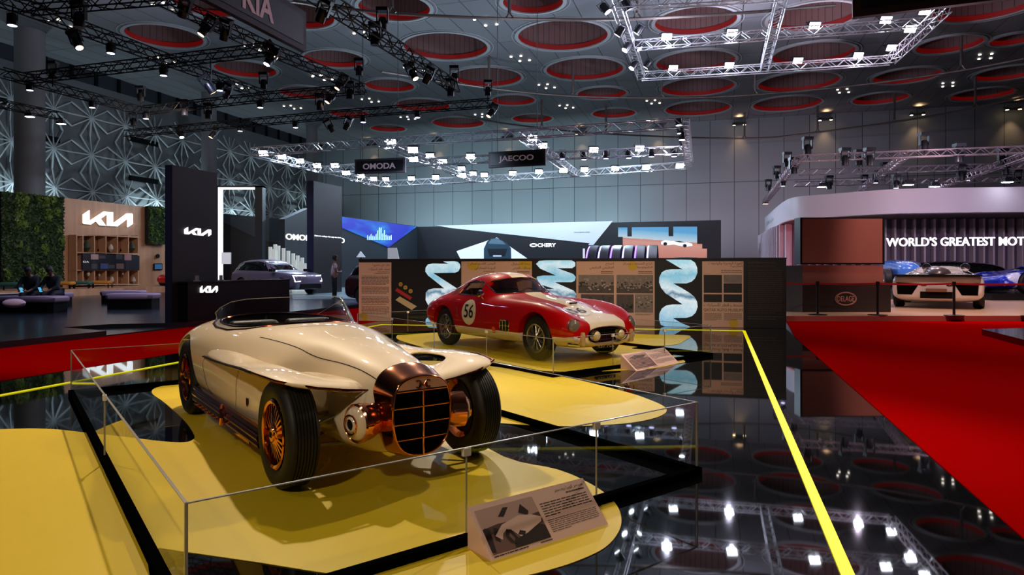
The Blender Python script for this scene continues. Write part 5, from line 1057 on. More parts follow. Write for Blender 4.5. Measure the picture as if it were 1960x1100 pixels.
# tall screen stand DELAGE
SAL = mat('screen_salmon', (150, 92, 82), .5); GST = mat('stand_charcoal', (40, 32, 32), .4); GSD = mat('stand_side_grey', (110, 108, 112), .4)
Yd = 19.2; dx = lambda px, Y=Yd: (px - 980) / FPX * Y; dz = lambda py, Y=Yd: CH - (py - HY) / FPX * Y
t = thing('screen_stand', 'tall display stand with salmon panels and oval name badge', 'display stand', (dx(1536), Yd, QP)); X0 = dx(1536)
m = MB(); m.box(0, dx(1705) - X0, 0, .9, 0, dz(543) - QP); m.build('base_box', GST, t)
m = MB(); m.ppoly([(0, 0, 0), (-.28, .5, 0), (-.28, .9, 0), (0, .9, 0)], (0, 0, dz(508) - QP)); m.build('side_panel', GSD, t)
m = MB(); m.box(0, dx(1695) - X0, .12, .5, dz(543) - QP, dz(507) - QP); m.build('middle_panel', SAL, t)
m = MB(); m.box(-.02, dx(1697) - X0, .10, .5, dz(506) - QP, dz(415.5) - QP); m.build('screen_frame', BLACK, t)
m = MB(); m.box(.03, dx(1694) - X0 - .03, .08, .12, dz(503) - QP, dz(418) - QP); m.build('screen_panel', SAL, t)
cx, cz = dx(1619) - X0, dz(571.5) - QP; LOG = mat('logo_rose', (190, 140, 124), .5)
for kx in (1, .9):
    m = MB(); m.tube([(cx + .30 * kx * math.cos(a), -.004, cz + .185 * kx * math.sin(a)) for a in [2 * pi * j / 36 for j in range(36)]], .007, 5, True); m.build('badge_ring', LOG, t)
textobj('badge_lettering', 'DELAGE', LOG, t, (cx - .235, -.004, cz - .075), (.47, 0, 0), (0, 0, .15))
# belt barrier
BELT = mat('belt_red', (170, 4, 10), .6)
posts = [(1430, 603), (1565, 602.5), (1680, 603), (1826, 604), (1975, 605)]; pp = [PZ(a, b, QP) for a, b in posts]
for i, p in enumerate(pp):
    if i == 0: continue
    t = thing('barrier_post', ['', 'black belt barrier post left of the oval name badge', 'black belt barrier post at the right corner of the screen stand', 'black belt barrier post in front of the white hypercar', 'black belt barrier post at the right edge, before the blue racing car'][i], 'barrier', p, 0, None)
    m = MB(); m.lathe([(.24, 0), (.24, .015), (.05, .035)], n=24); m.build('base', BLACK, t, smooth=True)
    m = MB(); m.cyl((0, 0, .03), (0, 0, .87), .032, n=12); m.cyl((0, 0, .78), (0, 0, .89), .045, n=12); m.build('pole', BLACK, t, smooth=True)
    q = (pp[i - 1] if i > 1 else p + Vector((-.75, .2, 0))) - p; m = MB(); L1 = q.length; m.loft([[q * f + UZ * (.81 - .02 * math.sin(pi * f)), q * f + UZ * (.86 - .02 * math.sin(pi * f)), q * f + UZ * (.86 - .02 * math.sin(pi * f)) + Vector((0, .004, 0)), q * f + UZ * (.81 - .02 * math.sin(pi * f)) + Vector((0, .004, 0))] for f in [j / 10 for j in range(11)]]); m.build('belt', BELT, t)
# low black platform on the right carpet
m = MB(); m.ppoly([Vector((q.x, q.y, .006)) for q in (G(1879, 641), G(2150, 716), G(2500, 690), G(2150, 634))], (0, 0, .12)); tag(m.build('low_platform', mat('platform_gloss', (14, 12, 16), .12)), 'low black platform corner on the red carpet at the right edge', 'platform')
lamp('AREA', (12.5, 24, 4.9), 260, (255, 222, 235), (13, 30, 2), 3); lamp('AREA', (20, 22, 5.5), 300, (235, 215, 255), (20, 28, 2), 4); lamp('SPOT', (14.2, 34.5, 3.4), 200, (255, 110, 120), (15.2, 40, 2.0), .2, 90); lamp('AREA', (14, 18.5, 7), 420, (255, 226, 214), (14, 20.5, 0), 4)
lamp('SPOT', (9.5, 15, 7.5), 1500, (255, 205, 195), (12.2, 19.5, 1.4), .2, 50)

# ================================================================ FAR DARK STANDS
DG = mat('stand_dark_green', (34, 44, 50), .5); DG2 = mat('stand_darker', (18, 20, 24), .5)
def plane_thing(name, label, cat, pts, o, n, dep, material, k=0.0):
    """a slab whose face lies in the plane (o, n), outline given by sight-line pixels"""
    q = [rp(a, b, Vector(o) + Vector(n) * k, Vector(n)) for a, b in pts]; c = q[0].copy()
    m = MB(); m.ppoly([p - c for p in q], Vector(n) * -dep); ob = m.build(name, material, None); ob.location = c
    if label: tag(ob, label, cat)
    return ob
cor = Vector((-7.58, 55, 0)); chn = Vector((-HX.y * -1, HX.x * -1, 0)); chn = Vector((-.286, -.958, 0)); omn = HX.copy()
def child(parent, ob):
    C.view_layer.update(); mw = ob.matrix_world.copy(); ob.parent = parent; ob.matrix_world = parent.matrix_world.inverted() @ mw if False else mw
    ob.location = mw.translation - parent.location; return ob
def wallpx(root, name, pts, o, n, dep, material, k):
    ob = plane_thing(name, None, None, pts, o, n, dep, material, k); ob.parent = root; ob.location = ob.location - root.location; return ob
t = thing('car_stand_wall', 'dark stand wall with white slanted band, car picture and desert screen', 'display wall', cor)
c6 = lambda l: [(860 + a * .2755, 400 + b * .2755) for a, b in l]
wallpx(t, 'wall_slab', [(797, 434), (1380, 421), (1380, 560), (797, 560)], cor, chn, .4, DG2, 0)
wallpx(t, 'white_band', [(835, 431)] + c6([(0, 112), (1135, 83), (1000, 250), (965, 250), (975, 237), (0, 130)]), cor, chn, .02, mat('band_white', (214, 220, 222), .5), .04)
wallpx(t, 'picture_panel', c6([(50, 292), (330, 197), (545, 345), (545, 360), (84, 360)]), cor, chn, .02, mat('picture_pale', (220, 226, 240), .5, emis=.35), .04)
CT = mat('pictured_car_teal', (34, 62, 76), .4, emis=.05)
wallpx(t, 'pictured_car', c6([(240, 345), (240, 275), (262, 225), (290, 205), (330, 200), (372, 222), (400, 235), (428, 270), (430, 345)]), cor, chn, .01, CT, .06)
wallpx(t, 'pictured_windscreen', c6([(270, 240), (290, 210), (330, 203), (372, 224), (392, 246)]), cor, chn, .01, mat('pictured_glass', (92, 118, 132), .4), .075)
wallpx(t, 'pictured_grille', c6([(262, 275), (402, 275), (385, 328), (280, 328)]), cor, chn, .01, mat('pictured_dark', (16, 24, 30), .4), .075)
wallpx(t, 'pictured_plate', c6([(304, 320), (362, 320), (362, 330), (304, 330)]), cor, chn, .01, mat('band_white'), .085)
def wtext(root, s, x0, x1, y0, y1, o, n, material, k=.05, dep=.03, bold=.0, name='lettering'):
    n = Vector(n); o = Vector(o) + n * k; a = rp(x0, y1, o, n); b = rp(x1, y1, o, n); c = rp(x0, y0, o, n); u = b - a; u.z = 0
    return textobj(name, s, material, root, a - root.location, u, UZ * (c.z - a.z), n * dep, bold)
GLW = mat('letters_glow'); 
wtext(t, 'CHERY', 1029, 1064, 465.5, 472.5, cor, chn, GLW, bold=.02)
m = MB(); a = rp(1021, 469, cor + chn * .05, chn) - t.location; m.tube([a + HX * .26 * math.cos(q) + UZ * .10 * math.sin(q) for q in [2 * pi * j / 20 for j in range(20)]], .045, 5, True); m.build('oval_logo', GLW, t)
wtext(t, 'cheryqatar.com', 1098, 1129, 443, 446, cor, chn, mat('letters_grey'), dep=.01)
def desert():
    def fn(N, L, tc):
        sp = N.new('ShaderNodeSeparateXYZ'); L.new(tc.outputs['Generated'], sp.inputs[0])
        n = N.new('ShaderNodeTexNoise'); n.inputs['Scale'].default_value = 30; L.new(tc.outputs['Generated'], n.inputs[0])
        a = N.new('ShaderNodeMath'); a.operation = 'MULTIPLY_ADD'; a.inputs[1].default_value = .06; L.new(n.outputs['Fac'], a.inputs[0]); L.new(sp.outputs[2], a.inputs[2])
        a2 = N.new('ShaderNodeMath'); a2.operation = 'MULTIPLY_ADD'; a2.inputs[1].default_value = .22; L.new(sp.outputs[0], a2.inputs[0]); L.new(a.outputs[0], a2.inputs[2])
        return ramp(N, L, a2.outputs[0], [(0, (196, 124, 112)), (.35, (214, 140, 124)), (.60, (222, 158, 144)), (.70, (212, 140, 122)), (.72, (200, 222, 236)), (.95, (120, 190, 230)), (1, (90, 170, 225))])
    return nodemat('desert_screen', fn, emis=.8)
wallpx(t, 'desert_screen', c6([(1173, 128), (1237, 128), (1237, 190), (1268, 190), (1268, 126), (1523, 124), (1523, 188), (1556, 188), (1556, 122), (1722, 122), (1722, 242), (1757, 242), (1757, 275), (1790, 275), (1790, 340), (1205, 340), (1205, 193), (1173, 193)]), cor, chn, .02, desert(), .05)
SW_ = mat('screen_white', (235, 238, 242), .5, emis=.7)
wallpx(t, 'pictured_white_car', c6([(1472, 244), (1472, 226), (1500, 216), (1545, 222), (1590, 222), (1640, 228), (1686, 240), (1690, 255), (1640, 262), (1560, 246), (1510, 250)]), cor, chn, .01, SW_, .07)
wallpx(t, 'pictured_dark_glass', c6([(1560, 222), (1600, 222), (1650, 232), (1600, 232)]), cor, chn, .01, mat('pictured_dark'), .08)
for a, b in ((1500, 241), (1636, 254)): wallpx(t, 'pictured_tyre', c6([(a + 14 * math.cos(q), b + 12 * math.sin(q)) for q in [2 * pi * j / 10 for j in range(10)]]), cor, chn, .01, mat('pictured_dark'), .085)
m = MB(); m.box(-.05, .05, -.05, .05, 0, 2.4); o = m.build('light_stand', SW_); o.location = P(1117.5, 512, 36); o.location.z = 0; tag(o, 'thin white upright light strip beside the ring tunnel', 'light')
# ring tunnel
rn = Vector((.97, -.24, 0)); ru = Vector((.24, .97, 0)); t = thing('ring_tunnel', 'tunnel of glowing violet hoops in front of the desert screen', 'tunnel', P(1180, 512, 35.5) * 1)
t.location.z = 0.0
VIO = mat('hoop_violet', (150, 110, 255), .5, emis=2.5); HW = mat('hoop_white', (220, 220, 255), .5, emis=1.2); HD = mat('hoop_dark', (40, 40, 60), .4)
for i in range(6):
    c = rn * (-1.35 + i * .6); m = MB(); m.tube([c + ru * 2.45 * math.cos(q) + UZ * max(.02, 2.5 * math.sin(q)) for q in [pi * j / 30 for j in range(31)]], .045, 6); m.build('hoop_light', VIO if i % 2 == 0 else HW, t, smooth=True)
    m = MB(); m.loft([[c + ru * r * math.cos(q) + UZ * max(.01, r * math.sin(q)) + rn * e for r, e in ((2.5, .05), (2.56, .05), (2.56, .45), (2.5, .45))] for q in [pi * j / 30 for j in range(31)]]); m.build('hoop_shell', HD, t, smooth=True)
# wall with blue city screen
t = thing('city_screen_wall', 'dark green stand wall with pointed blue city screen', 'display wall', cor)
wallpx(t, 'wall_slab', [(545, 419), (592, 398), (655, 414), (799, 433), (799, 540), (545, 560)], cor, omn, .4, DG, 0)
def city():
    def fn(N, L, tc):
        sp = N.new('ShaderNodeSeparateXYZ'); L.new(tc.outputs['Generated'], sp.inputs[0])
        n = N.new('ShaderNodeTexNoise'); n.inputs['Scale'].default_value = 2.2; L.new(tc.outputs['Generated'], n.inputs[0])
        return ramp(N, L, n.outputs['Fac'], [(0, (30, 50, 220)), (.42, (40, 60, 225)), (.55, (20, 120, 240)), (.68, (90, 190, 250)), (1, (60, 60, 230))])
    return nodemat('city_screen', fn, emis=.8)
wallpx(t, 'screen', [(655, 415), (798, 433.5), (744, 473), (655, 436)], cor, omn, .02, city(), .05)
rnd = random.Random(4)
for i in range(15):
    x = 703 + i * 3.2; h = rnd.uniform(6, 22) * (1.2 if 6 < i < 11 else .8); wallpx(t, 'pictured_tower', [(x, 459), (x, 459 - h), (x + 1.8, 457 - h), (x + 1.8, 459)], cor, omn, .01, mat('city_glow', (160, 215, 255), .5, emis=.9), .07)
wtext(t, 'OMODA JAECOO', 546.5, 659, 446.5, 461.5, cor, omn, GLW, bold=.02)
# darker wall with a slanted light band, and the white bar skyline
w2o = P(480, 512, 40); t = thing('dark_stand_wall', 'black stand wall with slanted grey top band behind the light portal', 'display wall', w2o)
wallpx(t, 'wall_slab', [(418, 408), (545, 419), (560, 560), (418, 560)], w2o, (0, -1, 0), .3, DG2, 0)
wallpx(t, 'slanted_band', [(418, 408), (545, 419), (545, 470), (490, 455), (418, 420)], w2o, (0, -1, 0), .02, DG, .05)
t = thing('bar_skyline', 'row of upright white bars like a skyline behind the concept suv', 'display', P(550, 512, 36.5) * 1); t.location.z = 0; c4_ = [(718, 320), (745, 345), (775, 290), (794, 360), (812, 305), (872, 335), (928, 365), (985, 395), (1018, 470), (1037, 420), (1062, 490), (1090, 445), (1120, 510)]
for x, y in c4_:
    q = P(400 + x * .1637, 420 + y * .1637, 36.5); m = MB(); m.box(q.x - t.location.x - .07, q.x - t.location.x + .07, -.1, .1, 0.1, q.z); m.build('bar', mat('bar_white', (205, 214, 212), .5, emis=.35), t)
q = P(673, 512, 31); m = MB(); m.box(-.9, 1.5, -.1, .1, 0, .01); 
for lab, pts, Y in (('small white slanted screen standing before the blue city screen', [(742, 497), (742, 474), (759, 474), (764, 497)], 30), ('small white triangular roof sign left of the slanted screen', [(682, 492), (690, 480.5), (699, 492)], 33), ('pale box behind the bottom of the light portal', [(424, 505), (424, 483), (441, 483), (441, 505)], 33)):
    o = plane_thing('small_screen', lab, 'screen', pts, P(700, 512, Y), (0, -1, 0), .1, mat('screen_pale', (214, 220, 222), .5, emis=.25))
    b_ = min(v.co.z for v in o.data.vertices) + o.location.z; m = MB(); m.box(.1, .2, 0, .1, -b_ - o.location.z + o.location.z + min(v.co.z for v in o.data.vertices) * 0 + .0 - 0, 0) if False else None
    m = MB(); xs = [v.co.x for v in o.data.vertices]; m.cyl(((min(xs) + max(xs)) / 2, .05, -o.location.z), ((min(xs) + max(xs)) / 2, .05, .0), .04, n=8); m.build('stem', DARK, o)
# ================================================================ FAR LEFT DISPLAY
PT = .12
e0 = Cc - HX * 4.35
def ep(Y): return e0 + HF * ((Y - e0.y) / HF.y)
PLT = mat('stage_black', (26, 28, 36), .22, var=.1, vscale=1)
n1 = PZ(120, 626, PT); n2 = PZ(209, 620, PT)
pl = [ep(4), ep(13.86), n1, n2, ep(15.9), ep(46), Vector((-30, 46, 0)), Vector((-30, 4, 0))]
m = MB(); m.ppoly([Vector((q.x, q.y, 0)) for q in pl], (0, 0, PT)); tag(m.build('display_stage', PLT), 'black raised stage of the far left display', 'stage', kind='structure')
m = MB(); m.ppoly([Vector((q.x, q.y, .0)) for q in (ep(13.86), n1, n2, ep(15.9))], (0, 0, .03)); tag(m.build('lower_step', PLT), 'low dark step in the notch of the left stage', 'step', kind='structure')
q = [PZ(560, 572, .13), PZ(700, 572, .13), PZ(700, 540, .13), PZ(560, 540, .13)]
m = MB(); m.ppoly([Vector((a.x, a.y, PT)) for a in q], (0, 0, .02)); tag(m.build('pale_lit_floor', mat('pale_lit_floor', (150, 178, 182), .25)), 'pale slab painting the blue-lit stage floor beside the standing man', 'floor', kind='structure')  # pale colour stands in for blue light falling on the stage floor
# wood wall and green walls along one line
wo = Vector((-22.4, 34, 0)); wn = HX.copy()
def wpt(px, py, k=0): return rp(px, py, wo + wn * k, wn)
WOOD = nodemat('wood_slats', lambda N, L, tc: ramp(N, L, (lambda wv, mp: (mp.inputs['Scale'].__setattr__('default_value', (1, 1, .05)), L.new(tc.outputs['Object'], mp.inputs[0]), L.new(mp.outputs[0], wv.inputs[0]), wv.inputs['Scale'].__setattr__('default_value', 3), wv.outputs['Fac'])[-1])(N.new('ShaderNodeTexNoise'), N.new('ShaderNodeMapping')), [(0.3, (168, 124, 92)), (.7, (196, 150, 114))]), .55)
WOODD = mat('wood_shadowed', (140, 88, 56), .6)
t = thing('wood_wall', 'pale wooden display wall with large glowing white logo', 'display wall', wo)
wallpx(t, 'wall_slab', [(120, 378), (283, 396), (322, 401), (322, 548), (120, 556)], wo, wn, .4, WOOD, 0)
c7 = lambda l: [(140 + a * .1636, 380 + b * .1636) for a, b in l]
KIA1 = [[(122, 185), (195, 135), (195, 262), (365, 150), (470, 158), (470, 292), (635, 172), (690, 172), (700, 190), (700, 295), (642, 335), (642, 232), (520, 325), (405, 318), (405, 180), (325, 235), (388, 318), (318, 312), (272, 262), (210, 302), (135, 298), (122, 285)]]
LG = mat('logo_glow', (255, 255, 255), .5, emis=1.2)
for q in KIA1: wallpx(t, 'logo', c7(q), wo, wn, .08, LG, .14); 
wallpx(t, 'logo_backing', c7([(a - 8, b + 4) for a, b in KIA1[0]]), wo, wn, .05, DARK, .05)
# shelf unit
t = thing('shelf_unit', 'open wooden shelf unit with dark picture panel on the wooden wall', 'shelf', wo)
def wq(name, x0, x1, y0, y1, dep, k, material, root=None): return wallpx(root or t, name, [(x0, y0), (x1, y0 + (x1 - x0) * .05 * (1 if y0 < 500 else 0)), (x1, y1), (x0, y1)], wo, wn, dep, material, k)
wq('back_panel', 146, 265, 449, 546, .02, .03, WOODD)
for x in (146, 158, 180, 202, 224, 245, 264): wq('upright', x, x + 2, 450, 546, .5, .55, WOOD)
for y in (449, 482, 516, 543): wq('board', 146, 266, y, y + 2.2, .5, .56, WOOD)
pb = wq('picture_panel', 158, 267, 484, 517, .05, .62, mat('panel_navy', (26, 24, 34), .4))
for a, b, c, d, col in ((208, 298, 648, 712, (170, 140, 136)), (318, 412, 758, 822, (60, 70, 120)), (600, 682, 655, 720, (160, 110, 112)), (505, 592, 760, 822, (110, 80, 78)), (305, 378, 665, 700, (70, 70, 80)), (500, 575, 650, 710, (60, 60, 66)), (212, 285, 762, 820, (60, 62, 68)), (415, 485, 775, 815, (66, 62, 70))): wq('picture', 140 + a * .1636, 140 + b * .1636, 380 + c * .1636, 380 + d * .1636, .01, .64, mat('pic_%d_%d' % (a, c), col, .5))
wtext(t, 'KIA', 159, 170, 499, 502.5, wo + wn * .6, wn, mat('letters_soft', (220, 220, 225), .5, emis=.4), k=.05, dep=.01)
def vase(px, py, h, material, label, prof=None, k=.35):
    p = wpt(px, py, k); m = MB(); m.lathe([(.05 * h * 2, 0), (.16 * h * 2, h * .35), (.13 * h * 2, h * .7), (.05 * h * 2, h)], n=14); o = m.build('shelf_vase', material, smooth=True); o.location = p; tag(o, label, 'vase')
CERA = mat('ceramic', (190, 170, 160), .4); PLN = mat('plant_dark', (40, 52, 30), .7)
vase(212, 482, .42, CERA, 'tall white vase on the top shelf'); vase(214, 542, .36, CERA, 'white vase on bottom shelf, left of centre'); vase(256, 542, .36, CERA, 'slim white vase at the right end of the bottom shelf'); vase(169, 529, .28, mat('ceramic_cream', (176, 166, 140), .4), 'cream vase at the left end of the lower shelf')
vase(166, 481, .55, PLN, 'dark green potted plant at the left end of the top shelf'); vase(252, 481, .5, PLN, 'dark green plant at the right end of the top shelf'); vase(188, 481, .14, DARK, 'small dark bowl beside the tall white vase'); vase(231, 481, .14, DARK, 'small dark bowl right of the tall white vase')
vase(190, 529, .16, CERA, 'small round pale ornament on the lower shelf, left'); vase(235, 527, .16, CERA, 'small round pale ornament on the lower shelf, right')
# living walls: real leaf meshes
def green(label, pts, n, seed, k=.15):
    q = [rp(a, b, wo + wn * k, wn) for a, b in pts]; c = q[0].copy(); t = thing('living_wall', label, 'plant wall', c)
    m = MB(); m.ppoly([p - c for p in q], wn * -.2); m.build('backing', mat('moss_dark', (14, 22, 12), .9), t)
    rnd = random.Random(seed); m = MB(); a, b, d = q[0], q[1], q[-1]
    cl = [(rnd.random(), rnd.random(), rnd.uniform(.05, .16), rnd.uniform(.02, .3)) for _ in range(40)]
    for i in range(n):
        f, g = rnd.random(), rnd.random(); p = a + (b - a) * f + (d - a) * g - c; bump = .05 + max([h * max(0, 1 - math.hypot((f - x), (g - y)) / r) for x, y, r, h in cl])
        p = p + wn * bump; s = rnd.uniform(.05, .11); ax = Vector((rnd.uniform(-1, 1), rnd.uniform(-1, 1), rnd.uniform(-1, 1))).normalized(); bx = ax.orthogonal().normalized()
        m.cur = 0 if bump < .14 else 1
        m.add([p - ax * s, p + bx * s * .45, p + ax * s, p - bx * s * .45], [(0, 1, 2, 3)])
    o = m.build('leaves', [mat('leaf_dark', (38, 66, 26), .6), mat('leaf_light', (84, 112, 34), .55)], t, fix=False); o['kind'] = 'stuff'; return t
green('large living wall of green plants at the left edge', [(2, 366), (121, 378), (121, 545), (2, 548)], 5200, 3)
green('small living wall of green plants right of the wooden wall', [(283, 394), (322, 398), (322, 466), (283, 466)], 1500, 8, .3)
p = wpt(302, 490, .1); m = MB(); m.lathe([(.12, -.03), (.12, .03)], (0, 0, 0), wn, 16); o = m.build('wall_clock', DARK); o.location = p; tag(o, 'small round black object on the wood beside the tall tower', 'clock')
t = thing('wall_screen', 'small blue screen on the wooden wall beside the tall tower', 'screen', wo); wallpx(t, 'frame', [(295, 504), (311, 504), (311, 516.5), (295, 516.5)], wo, wn, .05, DARK, .08); wallpx(t, 'display', [(296.5, 505.5), (310, 505.5), (310, 515), (296.5, 515)], wo, wn, .01, mat('screen_blue', (50, 96, 140), .4, emis=.3), .1)
# raised wooden floor in front of the wall, dark steps with bright edges
def band(name, label, off0, off1, Y0, Y1, z0, z1, material, kind='structure'):
    a = wo + wn * off0; b = wo + wn * off1; s0 = (Y0 - 34) / HF.y; s1 = (Y1 - 34) / HF.y; m = MB()
    m.ppoly([Vector((v.x, v.y, z0)) for v in (a + HF * s0, a + HF * s1, b + HF * s1, b + HF * s0)], (0, 0, z1 - z0)); return tag(m.build(name, material), label, 'step', kind=kind)
band('wood_floor', 'raised wooden floor along the wooden wall', 0, 3.6, 22, 44, PT, .42, WOOD)
for i in range(3): band('stage_step', f'dark stage step with bright edge, {ORD[i]} from the wooden floor', 3.6 + i * .55, 4.15 + i * .55, 16, 30 - i * 1.5, PT, .36 - i * .08, mat('step_dark', (20, 20, 26), .3)); band('step_edge_light', f'thin light on the stage step, {ORD[i]} from the wooden floor', 4.12 + i * .55, 4.16 + i * .55, 16, 30 - i * 1.5, .36 - i * .08, .375 - i * .08, mat('edge_light', (200, 205, 225), .5, emis=.25))
# benches
def bench(name, label, px, py, z, L, W, H, col, rz, leg=True, cat='bench', group=None):
    c = PZ(px, py, z); t = thing(name, label, cat, (c.x, c.y, z), rz, group)
    m = MB(); m.box(-L / 2, L / 2, -W / 2, W / 2, H - .16, H); o = m.build('cushion', col, t); md = o.modifiers.new('b', 'BEVEL'); md.width = .07; md.segments = 4; bake(o)
    if leg:
        for sx in (-1, 1):
            for sy in (-1, 1): m = MB(); m.cyl((sx * L * .45, sy * W * .38, 0), (sx * L * .45, sy * W * .38, H - .15), .025, n=8); m.build('leg', DARK, t)
    else: m = MB(); m.box(-L * .47, L * .47, -W * .44, W * .44, 0, H - .15); m.build('base', DARK, t)
TEAL = mat('teal_fabric', (44, 96, 84), .8); MUS = mat('mustard_fabric', (190, 128, 40), .8); LIL = mat('lilac_fabric', (170, 140, 160), .7)
hfa = math.atan2(HF.y, HF.x)
for px, py, c_, lb in ((22, 556, TEAL, 'teal bench in front of the large living wall'), (120, 553, MUS, 'mustard bench just right of the seated people'), (155, 552, TEAL, 'teal bench between the two mustard benches'), (193, 551, MUS, 'mustard bench at the right end of the bench row')): bench('low_bench', lb, px, py + 2, .42 if py < 0 else .36, .95, .5, .40, c_, R(0) + .1)
bench('low_bench', 'teal bench behind the row, against the wooden wall', 125, 546, .42, 1.2, .5, .42, TEAL, .1)
def ottoman(label, px, py, L, W, H, rz):
    c = PZ(px, py, PT); t = thing('ottoman', label, 'ottoman', (c.x, c.y, PT), rz)
    pts = [Vector((sx * L / 2 * a, sy * W / 2 * b, 0)) for sx, sy, a, b in ((1, -1, .96, .75), (1, 1, 1, .6), (1, 1, .8, 1), (-1, 1, .8, 1), (-1, 1, 1, .6), (-1, -1, 1, .6), (-1, -1, .8, 1), (1, -1, .8, 1))]
    m = MB(); m.loft([[p * k + UZ * z for p in pts] for k, z in ((.97, H - .16), (1, H - .12), (1, H - .04), (.95, H), (.5, H + .01))]); m.build('cushion', LIL, t, smooth=True)
    m = MB(); m.loft([[p * .94 + UZ * z for p in pts] for z in (0, H - .16)]); m.build('base', DARK, t)
ottoman('lilac topped ottoman, nearer of the two on the black stage', 256, 590, 1.45, .85, .47, .1); ottoman('lilac topped ottoman behind the nearer one on the black stage', 237, 580, 1.4, .8, .45, .15)
ottoman('long lilac ottoman on which two people sit', 62, 597, 1.95, .75, .46, -.1); ottoman('lilac ottoman half hidden behind the seated people', 88, 586, 1.6, .8, .46, -.1)
m = MB(); m.ball((0, 0, 0), (.24, .16, .10), 16, 8); o = m.build('cushion', mat('pillow_white', (206, 180, 214), .8), smooth=True); o.location = PZ(27, 583, .70) ; o.location.z = PT + .55; o.location = PZ(27, 580, .62); tag(o, 'pale pillow lying at the left end of the long ottoman', 'pillow')
# towers, counter, light portal
def hbox(t, name, p, L, D, z0, z1, material, back=True):
    """box along HF from p, thickness D towards -HX"""
    m = MB(); q = [p, p + HF * L, p + HF * L - HX * D, p - HX * D]; m.ppoly([Vector((v.x, v.y, z0)) - t.location for v in q], (0, 0, z1 - z0)); return m.build(name, material, t)
TWF = mat('tower_face', (24, 18, 24), .5, spec=.3); TWB = mat('tower_navy', (16, 20, 52), .5, emis=.0)
def kia(root, o, u, v, w, material):
    pts = [((a - 122) / 578, (335 - b) / 200) for a, b in KIA1[0]]; sh = [(a, b + .11 * (a - .5)) for a, b in pts]
    m = MB(); m.prism(sh, o, u, v, w); return m.build('logo', material, root)
a = Vector((-7.96, 16.0, 0)); t = thing('display_tower', 'tall dark tower with white logo, nearer of two', 'tower', (a.x, a.y, PT)); hbox(t, 'face_panel', a, 1.5, .03, PT, 3.81, TWF); hbox(t, 'tower_body', a - HX * .03 - HF * -.0, 1.5, .18, PT, 3.81, TWB)
n_ = HX * .02; p0 = rp(351, 450, a, HX); p1 = rp(402, 450, a, HX); kia(t, p0 + n_ - t.location, Vector((p1.x - p0.x, p1.y - p0.y, 0)), UZ * .21, HX * .02, LG)
b = Vector((-9.59, 33, 0)); t = thing('display_tower', 'tall dark tower with a line of small white words, farther of two', 'tower', (b.x, b.y, PT)); hbox(t, 'face_panel', b, 2.6, .03, PT, 5.6, TWF); hbox(t, 'tower_body', b - HX * .03, 2.6, .34, PT, 5.6, TWB)
wtext(t, 'Here to reshape the way we move', 602, 653, 449, 453, b, HX, mat('letters_glow'), k=.02, dep=.01)
cpt = Vector((-7.62, 16.05, 0)); t = thing('reception_counter', 'long black counter with small white logo in front of the tower', 'counter', (cpt.x, cpt.y, PT)); hbox(t, 'counter_body', cpt, 4.0, .29, PT, 1.04, mat('counter_black', (9, 7, 10), .35, spec=.2)); hbox(t, 'counter_top', cpt + HX * .02 - HF * .02, 4.04, .31, 1.04, 1.07, mat('counter_top', (20, 18, 22), .2))
p0 = rp(381, 562, cpt, HX); p1 = rp(415, 562, cpt, HX); kia(t, p0 + HX * .02 - t.location, Vector((p1.x - p0.x, p1.y - p0.y, 0)), UZ * .20, HX * .015, LG)
for i, px in enumerate((377, 423, 473)):
    p = rp(px, 520, cpt - HX * .2, HX); m = MB(); m.obox((0, 0, .07), HF, HX, UZ, .05, .012, .07); m.obox((0, 0, .01), HF, HX, UZ, .06, .05, .01); o = m.build('tablet_stand', mat('acrylic_grey', (120, 116, 122), .2, coat=.5)); o.location = (p.x, p.y, 1.07); tag(o, f'small clear tablet holder on the black counter, {ORD[i]} from the left', 'tablet holder')
t = thing('light_portal', 'tall black portal frame with white light line between the towers', 'portal', P(415, 512, 37) * 1); t.location.z = PT; W_ = lambda px: (px - 415) / FPX * 37; Z_ = lambda py: CH - (py - HY) / FPX * 37 - PT
m = MB(); m.box(W_(488), W_(502), 0, .5, 0, Z_(355)); m.box(0, W_(502), 0, .5, Z_(358), Z_(355)); m.box(W_(412), W_(417), 0, .5, 0, Z_(355)); m.build('frame', mat('portal_navy', (22, 28, 40), .5), t)
m = MB(); m.box(W_(417), W_(424), .02, .2, 0, Z_(358)); m.box(W_(424), W_(488), .02, .2, Z_(362), Z_(358)); m.build('light_line', mat('portal_light', (240, 244, 255), .5, emis=1.4), t)

# ================================================================ PEOPLE
SKIN = mat('skin', (128, 84, 62), .55); HAIR = mat('hair_black', (14, 11, 10), .6)
def skinmesh(name, chains, material, parent, level=2, root=0):
    """chains: lists of (x, y, z, r); chains that start at an existing joint share it"""
    V = []; E = []; Rr = []; key = {}
    for ch in chains:
        prev = None
        for x, y, z, r in ch:
            k = (round(x, 3), round(y, 3), round(z, 3))
            if k not in key: key[k] = len(V); V.append((x, y, z)); Rr.append(r)
            i = key[k]
            if prev is not None and prev != i: E.append((prev, i))
            prev = i
    me = bpy.data.meshes.new(name); me.from_pydata(V, E, []); o = bpy.data.objects.new(name, me); COL.objects.link(o); o.parent = parent
    md = o.modifiers.new('k', 'SKIN'); 
    for i, r in enumerate(Rr): rr = r if isinstance(r, tuple) else (r, r); me.skin_vertices[0].data[i].radius = rr
    me.skin_vertices[0].data[root].use_root = True; md.use_smooth_shade = True
    sb_ = o.modifiers.new('s', 'SUBSURF'); sb_.levels = level; sb_.render_levels = level
    nm = evalmesh(o); o.modifiers.clear(); o.data = nm; nm.materials.clear(); nm.materials.append(material); nm.polygons.foreach_set('use_smooth', [True] * len(nm.polygons)); return o
